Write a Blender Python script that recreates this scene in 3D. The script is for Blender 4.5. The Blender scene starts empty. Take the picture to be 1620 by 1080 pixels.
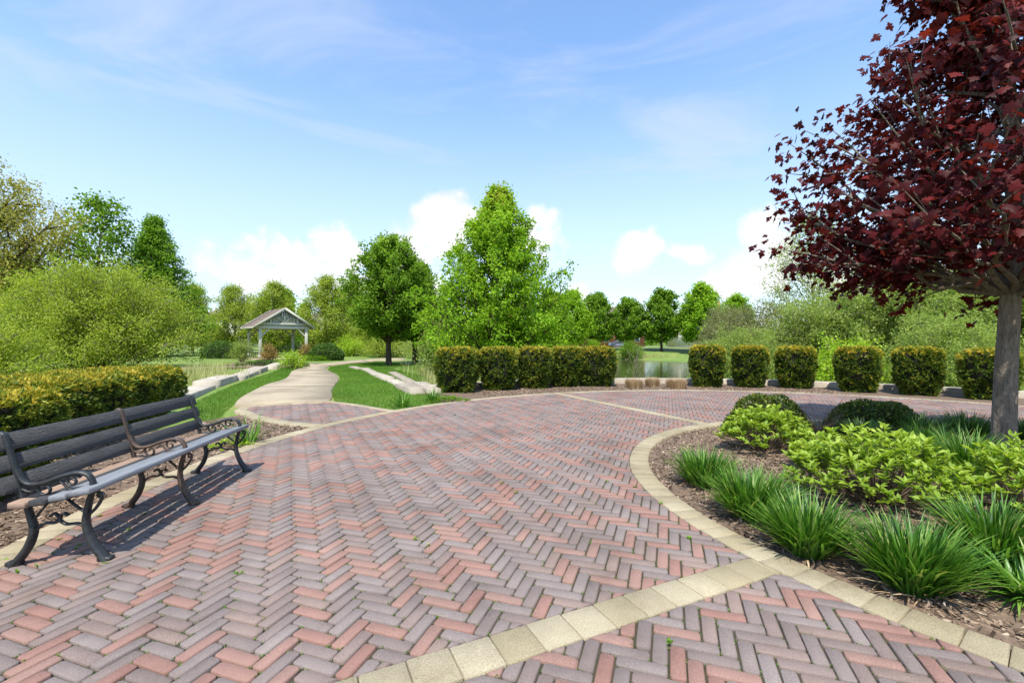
import bpy, math, random
import numpy as np
from mathutils import Vector

S = bpy.context.scene
C = S.collection
R = math.radians
random.seed(7)

# ---------------------------------------------------------------- camera
H_EYE, FPX = 1.3, 720.0
cam = bpy.data.cameras.new('camera')
cam.sensor_width = 36.0
cam.lens = 36.0 * FPX / 1620.0
cam.clip_start, cam.clip_end = 0.05, 3000
camo = bpy.data.objects.new('camera', cam)
camo.location = (0, 0, H_EYE)
camo.rotation_euler = (R(90), 0, 0)
C.objects.link(camo)
S.camera = camo

# ---------------------------------------------------------------- sky and sun
SUN_EL, SHX, SHY = 62.0, 0.09, 0.52          # shadows fall away from the camera
world = bpy.data.worlds.new('World')
S.world = world
world.use_nodes = True
wn, wl = world.node_tree.nodes, world.node_tree.links
wn.clear()


def wnode(t, **kw):
    n = wn.new(t)
    for k, v in kw.items():
        setattr(n, k, v)
    return n


def wmath(op, a, b=None, clamp=False):
    n = wnode('ShaderNodeMath', operation=op, use_clamp=clamp)
    for i, v in enumerate((a, b)):
        if v is None:
            continue
        if isinstance(v, (int, float)):
            n.inputs[i].default_value = v
        else:
            wl.new(v, n.inputs[i])
    return n.outputs[0]


sky = wnode('ShaderNodeTexSky', sky_type='NISHITA')
sky.sun_disc = False
sky.sun_elevation = R(SUN_EL)
sky.sun_rotation = R(180) + math.atan2(SHX, SHY)
sky.air_density = 1.0
sky.dust_density = 0.3
sky.ozone_density = 1.0
tc = wnode('ShaderNodeTexCoord')
sep = wnode('ShaderNodeSeparateXYZ')
wl.new(tc.outputs['Generated'], sep.inputs[0])
az = wmath('ARCTAN2', sep.outputs[0], sep.outputs[1])
el = wmath('ARCSINE', sep.outputs[2])
comb = wnode('ShaderNodeCombineXYZ')
wl.new(az, comb.inputs[0])
wl.new(el, comb.inputs[1])
# billowing edge
nz = wnode('ShaderNodeTexNoise')
nz.inputs['Scale'].default_value = 13.0
nz.inputs['Detail'].default_value = 7.0
nz.inputs['Roughness'].default_value = 0.56
wl.new(tc.outputs['Generated'], nz.inputs['Vector'])


def px_dir(px, py):
    x, z = (px - 810) / FPX, (540 - py) / FPX
    return math.atan2(x, 1.0), math.atan2(z, math.hypot(1, x))


blobs = []
for (px, py, rx, ry) in [(470, 425, 105, 46), (395, 432, 70, 26), (535, 400, 55, 36), (640, 410, 75, 58), (700, 370, 55, 62), (735, 345, 40, 40), (850, 385, 50, 48),
                         (1000, 396, 42, 36), (985, 420, 30, 24), (1096, 398, 40, 20), (1205, 365, 34, 46), (1238, 400, 46, 52), (1190, 436, 62, 40),
                         (1140, 455, 50, 26), (915, 466, 36, 24), (600, 455, 140, 26), (1330, 440, 80, 36)]:
    a, e = px_dir(px, py)
    blobs.append((a, e, rx / FPX * math.cos(a) ** 2, ry / FPX * math.cos(a)))
brng = random.Random(3)
for k in range(22):                          # the same kind of cumulus goes on round the horizon
    a = 1.0 + (2 * math.pi - 2.0) * (k + brng.random() * .8) / 22
    a = a if a < math.pi else a - 2 * math.pi
    blobs.append((a, brng.uniform(.12, .22), brng.uniform(.05, .14), brng.uniform(.03, .08)))
mn = None
for (a, e, ra, re) in blobs:
    v = wnode('ShaderNodeVectorMath', operation='MULTIPLY_ADD')
    wl.new(comb.outputs[0], v.inputs[0])
    v.inputs[1].default_value = (1 / ra, 1 / re, 0)
    v.inputs[2].default_value = (-a / ra, -e / re, 0)
    ln = wnode('ShaderNodeVectorMath', operation='LENGTH')
    wl.new(v.outputs[0], ln.inputs[0])
    if mn is None:
        mn = ln.outputs['Value']
    else:
        mn = wmath('SMOOTH_MIN', mn, ln.outputs['Value'])
        mn.node.inputs[2].default_value = 0.25
pert = wmath('MULTIPLY', wmath('SUBTRACT', nz.outputs['Fac'], 0.5), 3.0)
dens = wmath('ADD', mn, pert)
mr = wnode('ShaderNodeMapRange', interpolation_type='SMOOTHSTEP')
wl.new(dens, mr.inputs['Value'])
mr.inputs['From Min'].default_value = 1.15
mr.inputs['From Max'].default_value = 0.45
cum = mr.outputs[0]
# thin high cirrus
mp = wnode('ShaderNodeMapping')
mp.inputs['Rotation'].default_value = (0.25, 0.35, 0.2)
mp.inputs['Scale'].default_value = (1.2, 2.0, 5.0)
wl.new(tc.outputs['Generated'], mp.inputs['Vector'])
nc = wnode('ShaderNodeTexNoise')
nc.inputs['Scale'].default_value = 1.7
nc.inputs['Detail'].default_value = 8.0
nc.inputs['Roughness'].default_value = 0.58
nc.inputs['Distortion'].default_value = 0.6
wl.new(mp.outputs[0], nc.inputs['Vector'])
mc = wnode('ShaderNodeMapRange', interpolation_type='SMOOTHSTEP')
wl.new(nc.outputs['Fac'], mc.inputs['Value'])
mc.inputs['From Min'].default_value = 0.40
mc.inputs['From Max'].default_value = 0.78
mc.inputs['To Max'].default_value = 0.6
# milky air near the horizon
hz = wnode('ShaderNodeMapRange', interpolation_type='SMOOTHSTEP')
wl.new(el, hz.inputs['Value'])
hz.inputs['From Min'].default_value = 0.58
hz.inputs['From Max'].default_value = 0.0
hz.inputs['To Max'].default_value = 0.72
veil = wmath('MAXIMUM', mc.outputs[0], hz.outputs[0])
WS = 0.14
skyb = wnode('ShaderNodeVectorMath', operation='MULTIPLY')
wl.new(sky.outputs[0], skyb.inputs[0])
skyb.inputs[1].default_value = (1.42, 1.58, 1.70)
m1 = wnode('ShaderNodeMix', data_type='RGBA')
wl.new(veil, m1.inputs['Factor'])
wl.new(skyb.outputs[0], m1.inputs['A'])
m1.inputs['B'].default_value = (4.0, 4.4, 5.2, 1)
m2 = wnode('ShaderNodeMix', data_type='RGBA')
wl.new(cum, m2.inputs['Factor'])
wl.new(m1.outputs['Result'], m2.inputs['A'])
ncl = wnode('ShaderNodeTexNoise')
ncl.inputs['Scale'].default_value = 9.0
ncl.inputs['Detail'].default_value = 5.0
wl.new(tc.outputs['Generated'], ncl.inputs['Vector'])
rcl = wnode('ShaderNodeMapRange', interpolation_type='SMOOTHSTEP')
wl.new(ncl.outputs['Fac'], rcl.inputs['Value'])
rcl.inputs['From Min'].default_value = 0.38
rcl.inputs['From Max'].default_value = 0.62
m3 = wnode('ShaderNodeMix', data_type='RGBA')
wl.new(rcl.outputs[0], m3.inputs['Factor'])
m3.inputs['A'].default_value = (5.1, 5.2, 5.4, 1)
m3.inputs['B'].default_value = (5.9, 5.9, 5.9, 1)
wl.new(m3.outputs['Result'], m2.inputs['B'])
bg = wnode('ShaderNodeBackground')
bg.inputs['Strength'].default_value = WS
wl.new(m2.outputs['Result'], bg.inputs['Color'])
wo = wnode('ShaderNodeOutputWorld')
wl.new(bg.outputs[0], wo.inputs[0])

sun = bpy.data.lights.new('sun', 'SUN')
sun.energy = 4.9
sun.angle = R(0.53)
sun.color = (1.0, 0.94, 0.85)
suno = bpy.data.objects.new('sun', sun)
sd = Vector((SHX, SHY, -math.tan(R(SUN_EL)) * math.hypot(SHX, SHY)))
suno.rotation_euler = sd.to_track_quat('-Z', 'Y').to_euler()
suno.location = (0, -20, 40)
C.objects.link(suno)

S.view_settings.view_transform = 'Standard'
S.view_settings.look = 'None'
S.view_settings.gamma = 1.0
S.view_settings.exposure = 0.47
S.cycles.max_bounces = 5
S.cycles.diffuse_bounces = 3
S.cycles.glossy_bounces = 2
S.cycles.transmission_bounces = 2
S.cycles.caustics_reflective = False
S.cycles.caustics_refractive = False

# ---------------------------------------------------------------- helpers


def g(px, py, z=0.0):
    """ground point under a place in the picture"""
    Y = FPX * (H_EYE - z) / (py - 540.0)
    return ((px - 810.0) / FPX * Y, Y)


def lin(r, gg=None, b=None):
    c = (r, gg, b)
    return tuple(((v / 255) / 12.92 if v / 255 <= 0.04045 else ((v / 255 + 0.055) / 1.055) ** 2.4) for v in c) + (1.0,)


class MB:
    """collects pieces and links them as one mesh object"""

    def __init__(s):
        s.V, s.F, s.n, s.T = [], [], 0, []

    def add(s, V, F, tint=None):
        V = np.asarray(V, dtype=np.float64).reshape(-1, 3)
        s.V.append(V)
        if isinstance(F, np.ndarray):
            s.F.append(F + s.n)
        else:
            bysize = {}
            for f in F:
                bysize.setdefault(len(f), []).append(f)
            for k, fs in bysize.items():
                s.F.append(np.array(fs, dtype=np.int64) + s.n)
        s.T.append(np.full(len(V), 0.5) if tint is None else np.broadcast_to(np.asarray(tint, float), (len(V),)))
        s.n += len(V)
        return s

    def mesh(s, name, mat, smooth=False):
        V = np.concatenate(s.V)
        me = bpy.data.meshes.new(name)
        loops = np.concatenate([f.ravel() for f in s.F])
        sizes = np.concatenate([np.full(len(f), f.shape[1]) for f in s.F])
        starts = np.concatenate([[0], np.cumsum(sizes)[:-1]])
        me.vertices.add(len(V))
        me.vertices.foreach_set('co', V.ravel())
        me.loops.add(len(loops))
        me.loops.foreach_set('vertex_index', loops)
        me.polygons.add(len(sizes))
        me.polygons.foreach_set('loop_start', starts)
        me.polygons.foreach_set('loop_total', sizes)
        if smooth:
            me.polygons.foreach_set('use_smooth', np.ones(len(sizes), bool))
        at = me.attributes.new('tint', 'FLOAT', 'POINT')
        at.data.foreach_set('value', np.concatenate(s.T).astype(np.float32))
        me.update(calc_edges=True)
        if mat:
            me.materials.append(mat)
        return me

    def build(s, name, mat, parent=None, smooth=False):
        o = bpy.data.objects.new(name, s.mesh(name, mat, smooth))
        C.objects.link(o)
        if parent is not None:
            o.parent = parent
        return o


def tag(o, label=None, cat=None, group=None, kind=None):
    for k, v in (('label', label), ('category', cat), ('group', group), ('kind', kind)):
        if v:
            o[k] = v
    return o


def empty(name, loc=(0, 0, 0), rz=0.0, sc=1.0):
    o = bpy.data.objects.new(name, None)
    o.location = loc
    o.rotation_euler = (0, 0, rz)
    o.scale = (sc, sc, sc) if not isinstance(sc, tuple) else sc
    o.empty_display_size = 0.1
    C.objects.link(o)
    return o


def copy_thing(root, loc, rz, sc, label):
    def cp(o, par):
        c = o.copy()
        C.objects.link(c)
        if par is not None:
            c.parent = par
        for ch in list(o.children):
            cp(ch, c)
        return c
    r = cp(root, None)
    r.location = loc if len(loc) == 3 else (loc[0], loc[1], float(ground_h(loc[0], loc[1])))
    r.rotation_euler = (0, 0, rz)
    r.scale = (sc, sc, sc) if not isinstance(sc, tuple) else sc
    r['label'] = label
    return r


def box(mb, c, d, rz=0.0, tint=None):
    x, y, z = [v / 2 for v in d]
    V = np.array([(sx * x, sy * y, sz * z) for sz in (-1, 1) for sy in (-1, 1) for sx in (-1, 1)])
    if rz:
        ca, sa = math.cos(rz), math.sin(rz)
        V = V @ np.array([[ca, sa, 0], [-sa, ca, 0], [0, 0, 1]])
    mb.add(V + np.array(c), np.array([(0, 2, 3, 1), (4, 5, 7, 6), (0, 1, 5, 4), (2, 6, 7, 3), (0, 4, 6, 2), (1, 3, 7, 5)]), tint)


def bevel_box(mb, c, d, b, rz=0.0, axis=None, tint=None):
    """box with chamfered edges"""
    x, y, z = [v / 2 for v in d]
    V, idx = [], {}
    for sx in (-1, 1):
        for sy in (-1, 1):
            for sz in (-1, 1):
                for k in range(3):
                    p = [sx * x, sy * y, sz * z]
                    for j in range(3):
                        if j != k:
                            p[j] -= (sx, sy, sz)[j] * b
                    idx[(sx, sy, sz, k)] = len(V)
                    V.append(p)
    F = []
    for k in range(3):
        i, j = (k + 1) % 3, (k + 2) % 3
        for s in (-1, 1):
            q = []
            for (a, bb) in ((-1, -1), (1, -1), (1, 1), (-1, 1)):
                sg = [0, 0, 0]
                sg[k], sg[i], sg[j] = s, a, bb
                q.append(idx[tuple(sg) + (k,)])
            F.append(tuple(q if s > 0 else q[::-1]))
        for a in (-1, 1):
            for bb in (-1, 1):
                q = []
                for s, kk in ((-1, i), (1, i), (1, j), (-1, j)):
                    sg = [0, 0, 0]
                    sg[k], sg[i], sg[j] = s, a, bb
                    q.append(idx[tuple(sg) + (kk,)])
                F.append(tuple(q if a * bb < 0 else q[::-1]))
    for sx in (-1, 1):
        for sy in (-1, 1):
            for sz in (-1, 1):
                t = [idx[(sx, sy, sz, k)] for k in range(3)]
                F.append(tuple(t if sx * sy * sz > 0 else t[::-1]))
    V = np.array(V)
    if rz:
        ca, sa = math.cos(rz), math.sin(rz)
        V = V @ np.array([[ca, sa, 0], [-sa, ca, 0], [0, 0, 1]])
    mb.add(V + np.array(c), F, tint)


def tube(mb, P, rad, sides=7, tint=None, flat=None, cap=True):
    """tapered tube along the points P; flat=(a,b) gives an elliptical bar lying in the XZ plane"""
    P = np.asarray(P, float)
    n = len(P)
    rad = np.broadcast_to(np.asarray(rad, float), (n,))
    T = np.gradient(P, axis=0)
    T /= np.linalg.norm(T, axis=1)[:, None] + 1e-9
    if flat is not None:
        N = np.tile(np.array([0, 1.0, 0]), (n, 1))
        Bn = np.cross(T, N)
    else:
        up = np.array([0.0, 0, 1]) if abs(T[0, 2]) < .9 else np.array([1.0, 0, 0])
        N = np.cross(T, up)
        N /= np.linalg.norm(N, axis=1)[:, None] + 1e-9
        Bn = np.cross(T, N)
    a = np.arange(sides) / sides * 2 * np.pi
    ra, rb = (1, 1) if flat is None else flat
    V = P[:, None, :] + rad[:, None, None] * (np.cos(a)[None, :, None] * N[:, None, :] * ra + np.sin(a)[None, :, None] * Bn[:, None, :] * rb)
    V = V.reshape(-1, 3)
    i = np.arange(n - 1)[:, None] * sides
    j = np.arange(sides)[None, :]
    j2 = (j + 1) % sides
    F = np.stack([i + j, i + j2, i + sides + j2, i + sides + j], -1).reshape(-1, 4)
    mb.add(V, F, tint)
    if cap:
        mb.add(V[:sides], [tuple(range(sides))], tint)
        mb.add(V[-sides:], [tuple(range(sides))[::-1]], tint)


def bez(a, b, c, n=6):
    t = np.linspace(0, 1, n)[:, None]
    a, b, c = np.array(a), np.array(b), np.array(c)
    return (1 - t) ** 2 * a + 2 * t * (1 - t) * b + t * t * c


def unit(v):
    return v / (np.linalg.norm(v, axis=-1, keepdims=True) + 1e-9)


def scatter(mb, T, F, P, D, N, size, tint):
    """copies of the template T (x width, y length, z normal) at the points P, length along D, facing N"""
    P, D, N = np.asarray(P), unit(np.asarray(D)), np.asarray(N)
    X = unit(np.cross(D, N))
    N = np.cross(X, D)
    size = np.broadcast_to(np.asarray(size, float), (len(P),))
    T, F = np.asarray(T, float), np.asarray(F)
    V = P[:, None, :] + size[:, None, None] * (T[None, :, 0:1] * X[:, None, :] + T[None, :, 1:2] * D[:, None, :] + T[None, :, 2:3] * N[:, None, :])
    k = len(T)
    FF = (F[None] + (np.arange(len(P)) * k)[:, None, None]).reshape(-1, F.shape[1])
    mb.add(V.reshape(-1, 3), FF, np.repeat(np.asarray(tint, float), k))


LEAF_T = [(0, 0, 0), (.28, .45, .10), (0, 1, -.05), (-.28, .45, .10)]
LEAF_F = [(0, 1, 2), (0, 2, 3)]
BROAD_T = [(0, 0, 0), (.42, .38, .10), (.26, .75, .06), (0, 1, -.08), (-.26, .75, .06), (-.42, .38, .10)]
BROAD_F = [(0, 1, 2), (0, 2, 3), (0, 3, 4), (0, 4, 5)]
NARROW_T = [(0, 0, 0), (.13, .45, .05), (0, 1, -.06), (-.13, .45, .05)]
# five-lobed maple leaf
_mp = [(0.05, 0), (.16, -.10), (.30, -.02), (.27, .10), (.50, .18), (.62, .34), (.44, .40), (.40, .55), (.22, .52), (.24, .78), (.10, .82), (0, 1.05)]
_mo = _mp + [(-x, y) for x, y in _mp[-2::-1]]
MAPLE_T = [(0, .22, 0.05)] + [(x, y, -.12 * abs(x) - .10 * max(0, y - .5)) for x, y in _mo]
MAPLE_F = [(0, i + 1, i + 2) for i in range(len(_mo) - 1)]


def blades(mb, rng, base, n, L, W, lean=(.1, .9), droop=1.0, seg=4, spread=.1, tint=(0, 1), az=None, keel=.25):
    """strap-like leaves that rise from base and arch outward"""
    base = np.asarray(base, float)
    az = rng.uniform(0, 2 * np.pi, n) if az is None else az
    ln = rng.uniform(L * .6, L * 1.1, n)
    w = W * rng.uniform(.7, 1.2, n)
    th = rng.uniform(lean[0], lean[1], n)          # angle from vertical
    dr = droop * rng.uniform(.4, 1.3, n)
    rad = spread * np.sqrt(rng.uniform(0, 1, n))
    a2 = az + rng.normal(0, .5, n)
    p = np.stack([rad * np.cos(a2), rad * np.sin(a2), np.zeros(n)], 1) + base
    side = np.stack([-np.sin(az), np.cos(az), np.zeros(n)], 1)
    rows = []
    for k in range(seg + 1):
        t = k / seg
        prof = (1 - t ** 2.2) * (.55 + .45 * min(1, t * 4))
        rows.append(np.stack([p - side * (w * prof / 2)[:, None], p + np.array([0, 0, -1]) * (w * prof * keel)[:, None], p + side * (w * prof / 2)[:, None]], 1))
        ang = th + dr * t ** 1.5
        p = p + (ln / seg)[:, None] * np.stack([np.sin(ang) * np.cos(az), np.sin(ang) * np.sin(az), np.cos(ang)], 1)
    V = np.stack(rows, 1).reshape(-1, 3)           # n, seg+1, 3, 3
    f = []
    for k in range(seg):
        for c in range(2):
            f.append((k * 3 + c, k * 3 + c + 1, k * 3 + 4 + c, k * 3 + 3 + c))
    k = (seg + 1) * 3
    F = (np.array(f)[None] + (np.arange(n) * k)[:, None, None]).reshape(-1, 4)
    mb.add(V, F, np.repeat(rng.uniform(tint[0], tint[1], n), k))


# ---------------------------------------------------------------- materials
def new_mat(name):
    m = bpy.data.materials.new(name)
    m.use_nodes = True
    nt = m.node_tree
    return m, nt, nt.nodes, nt.links, nt.nodes['Principled BSDF']


def ramp_node(n, stops):
    r = n.new('ShaderNodeValToRGB')
    while len(r.color_ramp.elements) < len(stops):
        r.color_ramp.elements.new(0.5)
    for e, (p, c) in zip(r.color_ramp.elements, stops):
        e.position, e.color = p, c
    return r


def surf(name, c1, c2=None, scale=4.0, rough=.85, bump=0.0, bscale=60.0, stretch=(1, 1, 1), detail=6, c3=None, c3scale=.6, metal=0.0, spec=.5, coords='Object'):
    m, nt, n, l, p = new_mat(name)
    t = n.new('ShaderNodeTexCoord')
    mpn = n.new('ShaderNodeMapping')
    mpn.inputs['Scale'].default_value = stretch
    l.new(t.outputs[coords], mpn.inputs[0])
    col = None
    if c2 is not None:
        a = n.new('ShaderNodeTexNoise')
        a.inputs['Scale'].default_value = scale
        a.inputs['Detail'].default_value = detail
        a.inputs['Roughness'].default_value = .65
        l.new(mpn.outputs[0], a.inputs['Vector'])
        r = ramp_node(n, [(.32, c1), (.68, c2)])
        l.new(a.outputs['Fac'], r.inputs[0])
        col = r.outputs[0]
        if c3 is not None:
            b = n.new('ShaderNodeTexNoise')
            b.inputs['Scale'].default_value = c3scale
            b.inputs['Detail'].default_value = 4
            l.new(mpn.outputs[0], b.inputs['Vector'])
            rr = ramp_node(n, [(.48, (0, 0, 0, 1)), (.68, (1, 1, 1, 1))])
            l.new(b.outputs['Fac'], rr.inputs[0])
            mx = n.new('ShaderNodeMix')
            mx.data_type = 'RGBA'
            l.new(rr.outputs[0], mx.inputs['Factor'])
            l.new(col, mx.inputs['A'])
            mx.inputs['B'].default_value = c3
            col = mx.outputs['Result']
        l.new(col, p.inputs['Base Color'])
    else:
        p.inputs['Base Color'].default_value = c1
    p.inputs['Roughness'].default_value = rough
    p.inputs['Metallic'].default_value = metal
    p.inputs['Specular IOR Level'].default_value = spec
    if bump:
        a = n.new('ShaderNodeTexNoise')
        a.inputs['Scale'].default_value = bscale
        a.inputs['Detail'].default_value = 5
        l.new(mpn.outputs[0], a.inputs['Vector'])
        b = n.new('ShaderNodeBump')
        b.inputs['Strength'].default_value = bump
        b.inputs['Distance'].default_value = .01 if bscale > 25 else .035
        l.new(a.outputs['Fac'], b.inputs['Height'])
        l.new(b.outputs[0], p.inputs['Normal'])
    return m


def foliage(name, stops, trans=.35, rough=.5, spec=.3, tcol=1.25):
    """leaf material: the tint of every leaf picks its colour"""
    m, nt, n, l, p = new_mat(name)
    a = n.new('ShaderNodeAttribute')
    a.attribute_name = 'tint'
    r = ramp_node(n, stops)
    l.new(a.outputs['Fac'], r.inputs[0])
    l.new(r.outputs[0], p.inputs['Base Color'])
    p.inputs['Roughness'].default_value = rough
    p.inputs['Specular IOR Level'].default_value = spec
    tr = n.new('ShaderNodeBsdfTranslucent')
    mu = n.new('ShaderNodeMix')
    mu.data_type = 'RGBA'
    mu.blend_type = 'MULTIPLY'
    mu.inputs['Factor'].default_value = 1
    l.new(r.outputs[0], mu.inputs['A'])
    mu.inputs['B'].default_value = (tcol * 1.1, tcol * 1.1, tcol * .55, 1)
    l.new(mu.outputs['Result'], tr.inputs['Color'])
    mx = n.new('ShaderNodeMixShader')
    mx.inputs[0].default_value = trans
    l.new(p.outputs[0], mx.inputs[1])
    l.new(tr.outputs[0], mx.inputs[2])
    l.new(mx.outputs[0], n['Material Output'].inputs[0])
    return m


def tinted(name, stops, speck=.35, rough=.85, bump=.5, bscale=220.0, dirt=None):
    """stone-like material whose piece colour comes from the tint of each piece, with a grain"""
    m, nt, n, l, p = new_mat(name)
    a = n.new('ShaderNodeAttribute')
    a.attribute_name = 'tint'
    r = ramp_node(n, stops)
    r.color_ramp.interpolation = 'LINEAR'
    l.new(a.outputs['Fac'], r.inputs[0])
    t = n.new('ShaderNodeTexCoord')
    ge = n.new('ShaderNodeNewGeometry')
    f = n.new('ShaderNodeTexNoise')
    f.inputs['Scale'].default_value = bscale
    f.inputs['Detail'].default_value = 3
    l.new(ge.outputs['Position'], f.inputs['Vector'])
    rr = ramp_node(n, [(.3, (1 - speck, 1 - speck, 1 - speck, 1)), (.5, (1, 1, 1, 1)), (.72, (1 + speck, 1 + speck, 1 + speck, 1))])
    l.new(f.outputs['Fac'], rr.inputs[0])
    mu = n.new('ShaderNodeMix')
    mu.data_type = 'RGBA'
    mu.blend_type = 'MULTIPLY'
    mu.inputs['Factor'].default_value = 1
    l.new(r.outputs[0], mu.inputs['A'])
    l.new(rr.outputs[0], mu.inputs['B'])
    col = mu.outputs['Result']
    # blotches of wear, metres across
    b = n.new('ShaderNodeTexNoise')
    b.inputs['Scale'].default_value = 1.3
    b.inputs['Detail'].default_value = 7
    b.inputs['Roughness'].default_value = .7
    l.new(ge.outputs['Position'], b.inputs['Vector'])
    rb = ramp_node(n, [(.30, (.66, .64, .61, 1)), (.48, (.94, .94, .93, 1)), (.70, (1.18, 1.18, 1.17, 1))])
    l.new(b.outputs['Fac'], rb.inputs[0])
    m2 = n.new('ShaderNodeMix')
    m2.data_type = 'RGBA'
    m2.blend_type = 'MULTIPLY'
    m2.inputs['Factor'].default_value = 1
    l.new(col, m2.inputs['A'])
    l.new(rb.outputs[0], m2.inputs['B'])
    l.new(m2.outputs['Result'], p.inputs['Base Color'])
    p.inputs['Roughness'].default_value = rough
    p.inputs['Specular IOR Level'].default_value = .3
    bu = n.new('ShaderNodeBump')
    bu.inputs['Strength'].default_value = bump
    bu.inputs['Distance'].default_value = .004
    l.new(f.outputs['Fac'], bu.inputs['Height'])
    l.new(bu.outputs[0], p.inputs['Normal'])
    return m


M = {}
M['brick'] = tinted('brick_clay', [(0, lin(138, 104, 93)), (.30, lin(143, 115, 104)), (.36, lin(132, 114, 105)), (.6, lin(119, 107, 102)), (1, lin(130, 119, 114))], speck=.24, bump=.55)
M['sand_paver'] = tinted('sandstone_paver', [(0, lin(146, 135, 108)), (.5, lin(154, 143, 117)), (1, lin(162, 152, 127))], speck=.26, bump=.7, bscale=160)
M['joint'] = surf('joint_sand', lin(74, 66, 52), lin(52, 54, 32), 8, .95, .6, 90)
M['mulch'] = surf('mulch', lin(82, 67, 54), lin(122, 102, 84), 26, .95, 1.0, 40, detail=9, c3=lin(104, 88, 72), c3scale=2.0)
M['chips'] = tinted('wood_chips', [(0, lin(62, 50, 40)), (.5, lin(116, 97, 80)), (.85, lin(156, 136, 115)), (1, lin(190, 172, 150))], speck=.2, bump=.2)
M['concrete'] = surf('path_concrete', lin(154, 141, 117), lin(170, 156, 131), 3.5, .9, .35, 120, c3=lin(140, 127, 104), c3scale=.7)
M['limestone'] = tinted('limestone', [(0, lin(150, 141, 126)), (1, lin(178, 169, 153))], speck=.14, bump=.6, bscale=40)
M['lawn'] = surf('lawn', lin(84, 112, 42), lin(112, 136, 54), 3.0, .95, .9, 45, c3=lin(128, 134, 62), c3scale=.35, detail=10)
M['grass'] = foliage('grass_blades', [(0, lin(70, 106, 32)), (0.6, lin(108, 146, 52)), (0.9, lin(144, 170, 72)), (1, lin(180, 174, 104))], .4, .55, .2)
M['wood_grey'] = surf('slat_grey', lin(58, 60, 62), lin(112, 113, 114), 5, .6, .9, 20, stretch=(26, 1.1, 26), detail=8)
M['wood_brown'] = surf('slat_brown', lin(140, 116, 98), lin(164, 138, 118), 6, .6, .5, 30, stretch=(14, .8, 14), detail=8)
M['wood_light'] = surf('slat_blue_grey', lin(112, 116, 120), lin(140, 143, 147), 6, .42, .45, 30, stretch=(14, .8, 14), detail=8)
M['iron'] = surf('cast_iron', lin(38, 42, 44), lin(58, 60, 60), 14, .45, .4, 60, metal=.25)
M['iron_worn'] = surf('cast_iron_worn', lin(52, 50, 48), lin(96, 76, 62), 16, .55, .5, 60, metal=.2)
M['bark_dappled'] = surf('bark_dappled', lin(84, 74, 64), lin(160, 148, 132), 6, .95, 1.0, 14, stretch=(5, 5, 1.3), detail=12, c3=lin(120, 110, 96), c3scale=3)  # grey bark; its strong light-dark contrast also paints in sun dapples
M['bark_dark'] = surf('bark_dark', lin(50, 42, 34), lin(84, 72, 60), 6, .95, .9, 24, stretch=(3, 3, .6))
M['bark_pale'] = surf('bark_pale', lin(112, 104, 84), lin(140, 130, 108), 6, .95, .6, 24, stretch=(3, 3, .6))
M['red_leaf'] = foliage('crimson_leaf', [(0, lin(42, 14, 16)), (0.45, lin(72, 21, 23)), (0.8, lin(104, 32, 32)), (1, lin(134, 52, 48))], .36, .5, .14, 1.6)
M['maple'] = foliage('maple_leaf', [(0, lin(86, 120, 22)), (0.5, lin(126, 166, 36)), (0.85, lin(164, 196, 62)), (1, lin(172, 156, 76))], .47, .6, .15)
M['maple2'] = foliage('deep_green_leaf', [(0, lin(78, 110, 28)), (0.6, lin(114, 150, 42)), (1, lin(154, 182, 70))], .44, .6, .15)
M['willow'] = foliage('olive_leaf', [(0, lin(112, 132, 42)), (0.5, lin(146, 164, 58)), (1, lin(182, 192, 96))], .45, .6, .15)
M['willow2'] = foliage('golden_olive_leaf', [(0, lin(128, 130, 54)), (0.5, lin(160, 158, 74)), (1, lin(190, 182, 106))], .42, .55, .2)
M['thicket'] = foliage('grey_green_leaf', [(0, lin(108, 132, 60)), (0.5, lin(142, 162, 80)), (1, lin(182, 192, 118))], .45, .6, .15)
M['thicket_grey'] = foliage('budding_twig_leaf', [(0, lin(100, 100, 66)), (.5, lin(126, 130, 82)), (1, lin(148, 152, 102))], .35, .5)
M['lime'] = foliage('lime_leaf', [(0, lin(118, 156, 30)), (.5, lin(156, 186, 46)), (1, lin(192, 208, 84))], .45, .45)
M['conifer'] = foliage('feathery_leaf', [(0, lin(80, 116, 32)), (0.6, lin(116, 154, 48)), (1, lin(150, 180, 72))], .45, .6, .15)
M['bush'] = foliage('clipped_bush_leaf', [(0, lin(56, 84, 34)), (0.6, lin(92, 124, 50)), (1, lin(132, 158, 76))], .32, .5, .3)
M['copper'] = foliage('copper_bush_leaf', [(0, lin(120, 100, 50)), (.6, lin(160, 134, 70)), (1, lin(182, 158, 92))], .3, .5)
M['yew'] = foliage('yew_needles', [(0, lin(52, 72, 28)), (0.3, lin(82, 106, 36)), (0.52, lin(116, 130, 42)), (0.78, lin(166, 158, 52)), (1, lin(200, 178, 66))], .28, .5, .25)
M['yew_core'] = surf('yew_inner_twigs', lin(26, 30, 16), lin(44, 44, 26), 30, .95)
M['boxwood'] = foliage('boxwood_leaf', [(0, lin(40, 62, 26)), (.55, lin(84, 104, 40)), (.85, lin(138, 140, 56)), (1, lin(172, 160, 78))], .28, .4)
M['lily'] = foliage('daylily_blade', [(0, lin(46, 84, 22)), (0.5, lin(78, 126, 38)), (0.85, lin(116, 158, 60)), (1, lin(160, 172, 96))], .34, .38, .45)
M['lily_shaded'] = foliage('shaded_daylily_blade', [(0, lin(48, 80, 36)), (0.6, lin(78, 114, 52)), (1, lin(118, 150, 78))], .35, .4, .4)  # daylily green with the maple's shade put into the colour
M['spirea'] = foliage('chartreuse_leaf', [(0, lin(108, 138, 46)), (0.5, lin(150, 176, 64)), (0.85, lin(186, 202, 94)), (1, lin(208, 214, 136))], .42, .5, .3)
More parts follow.
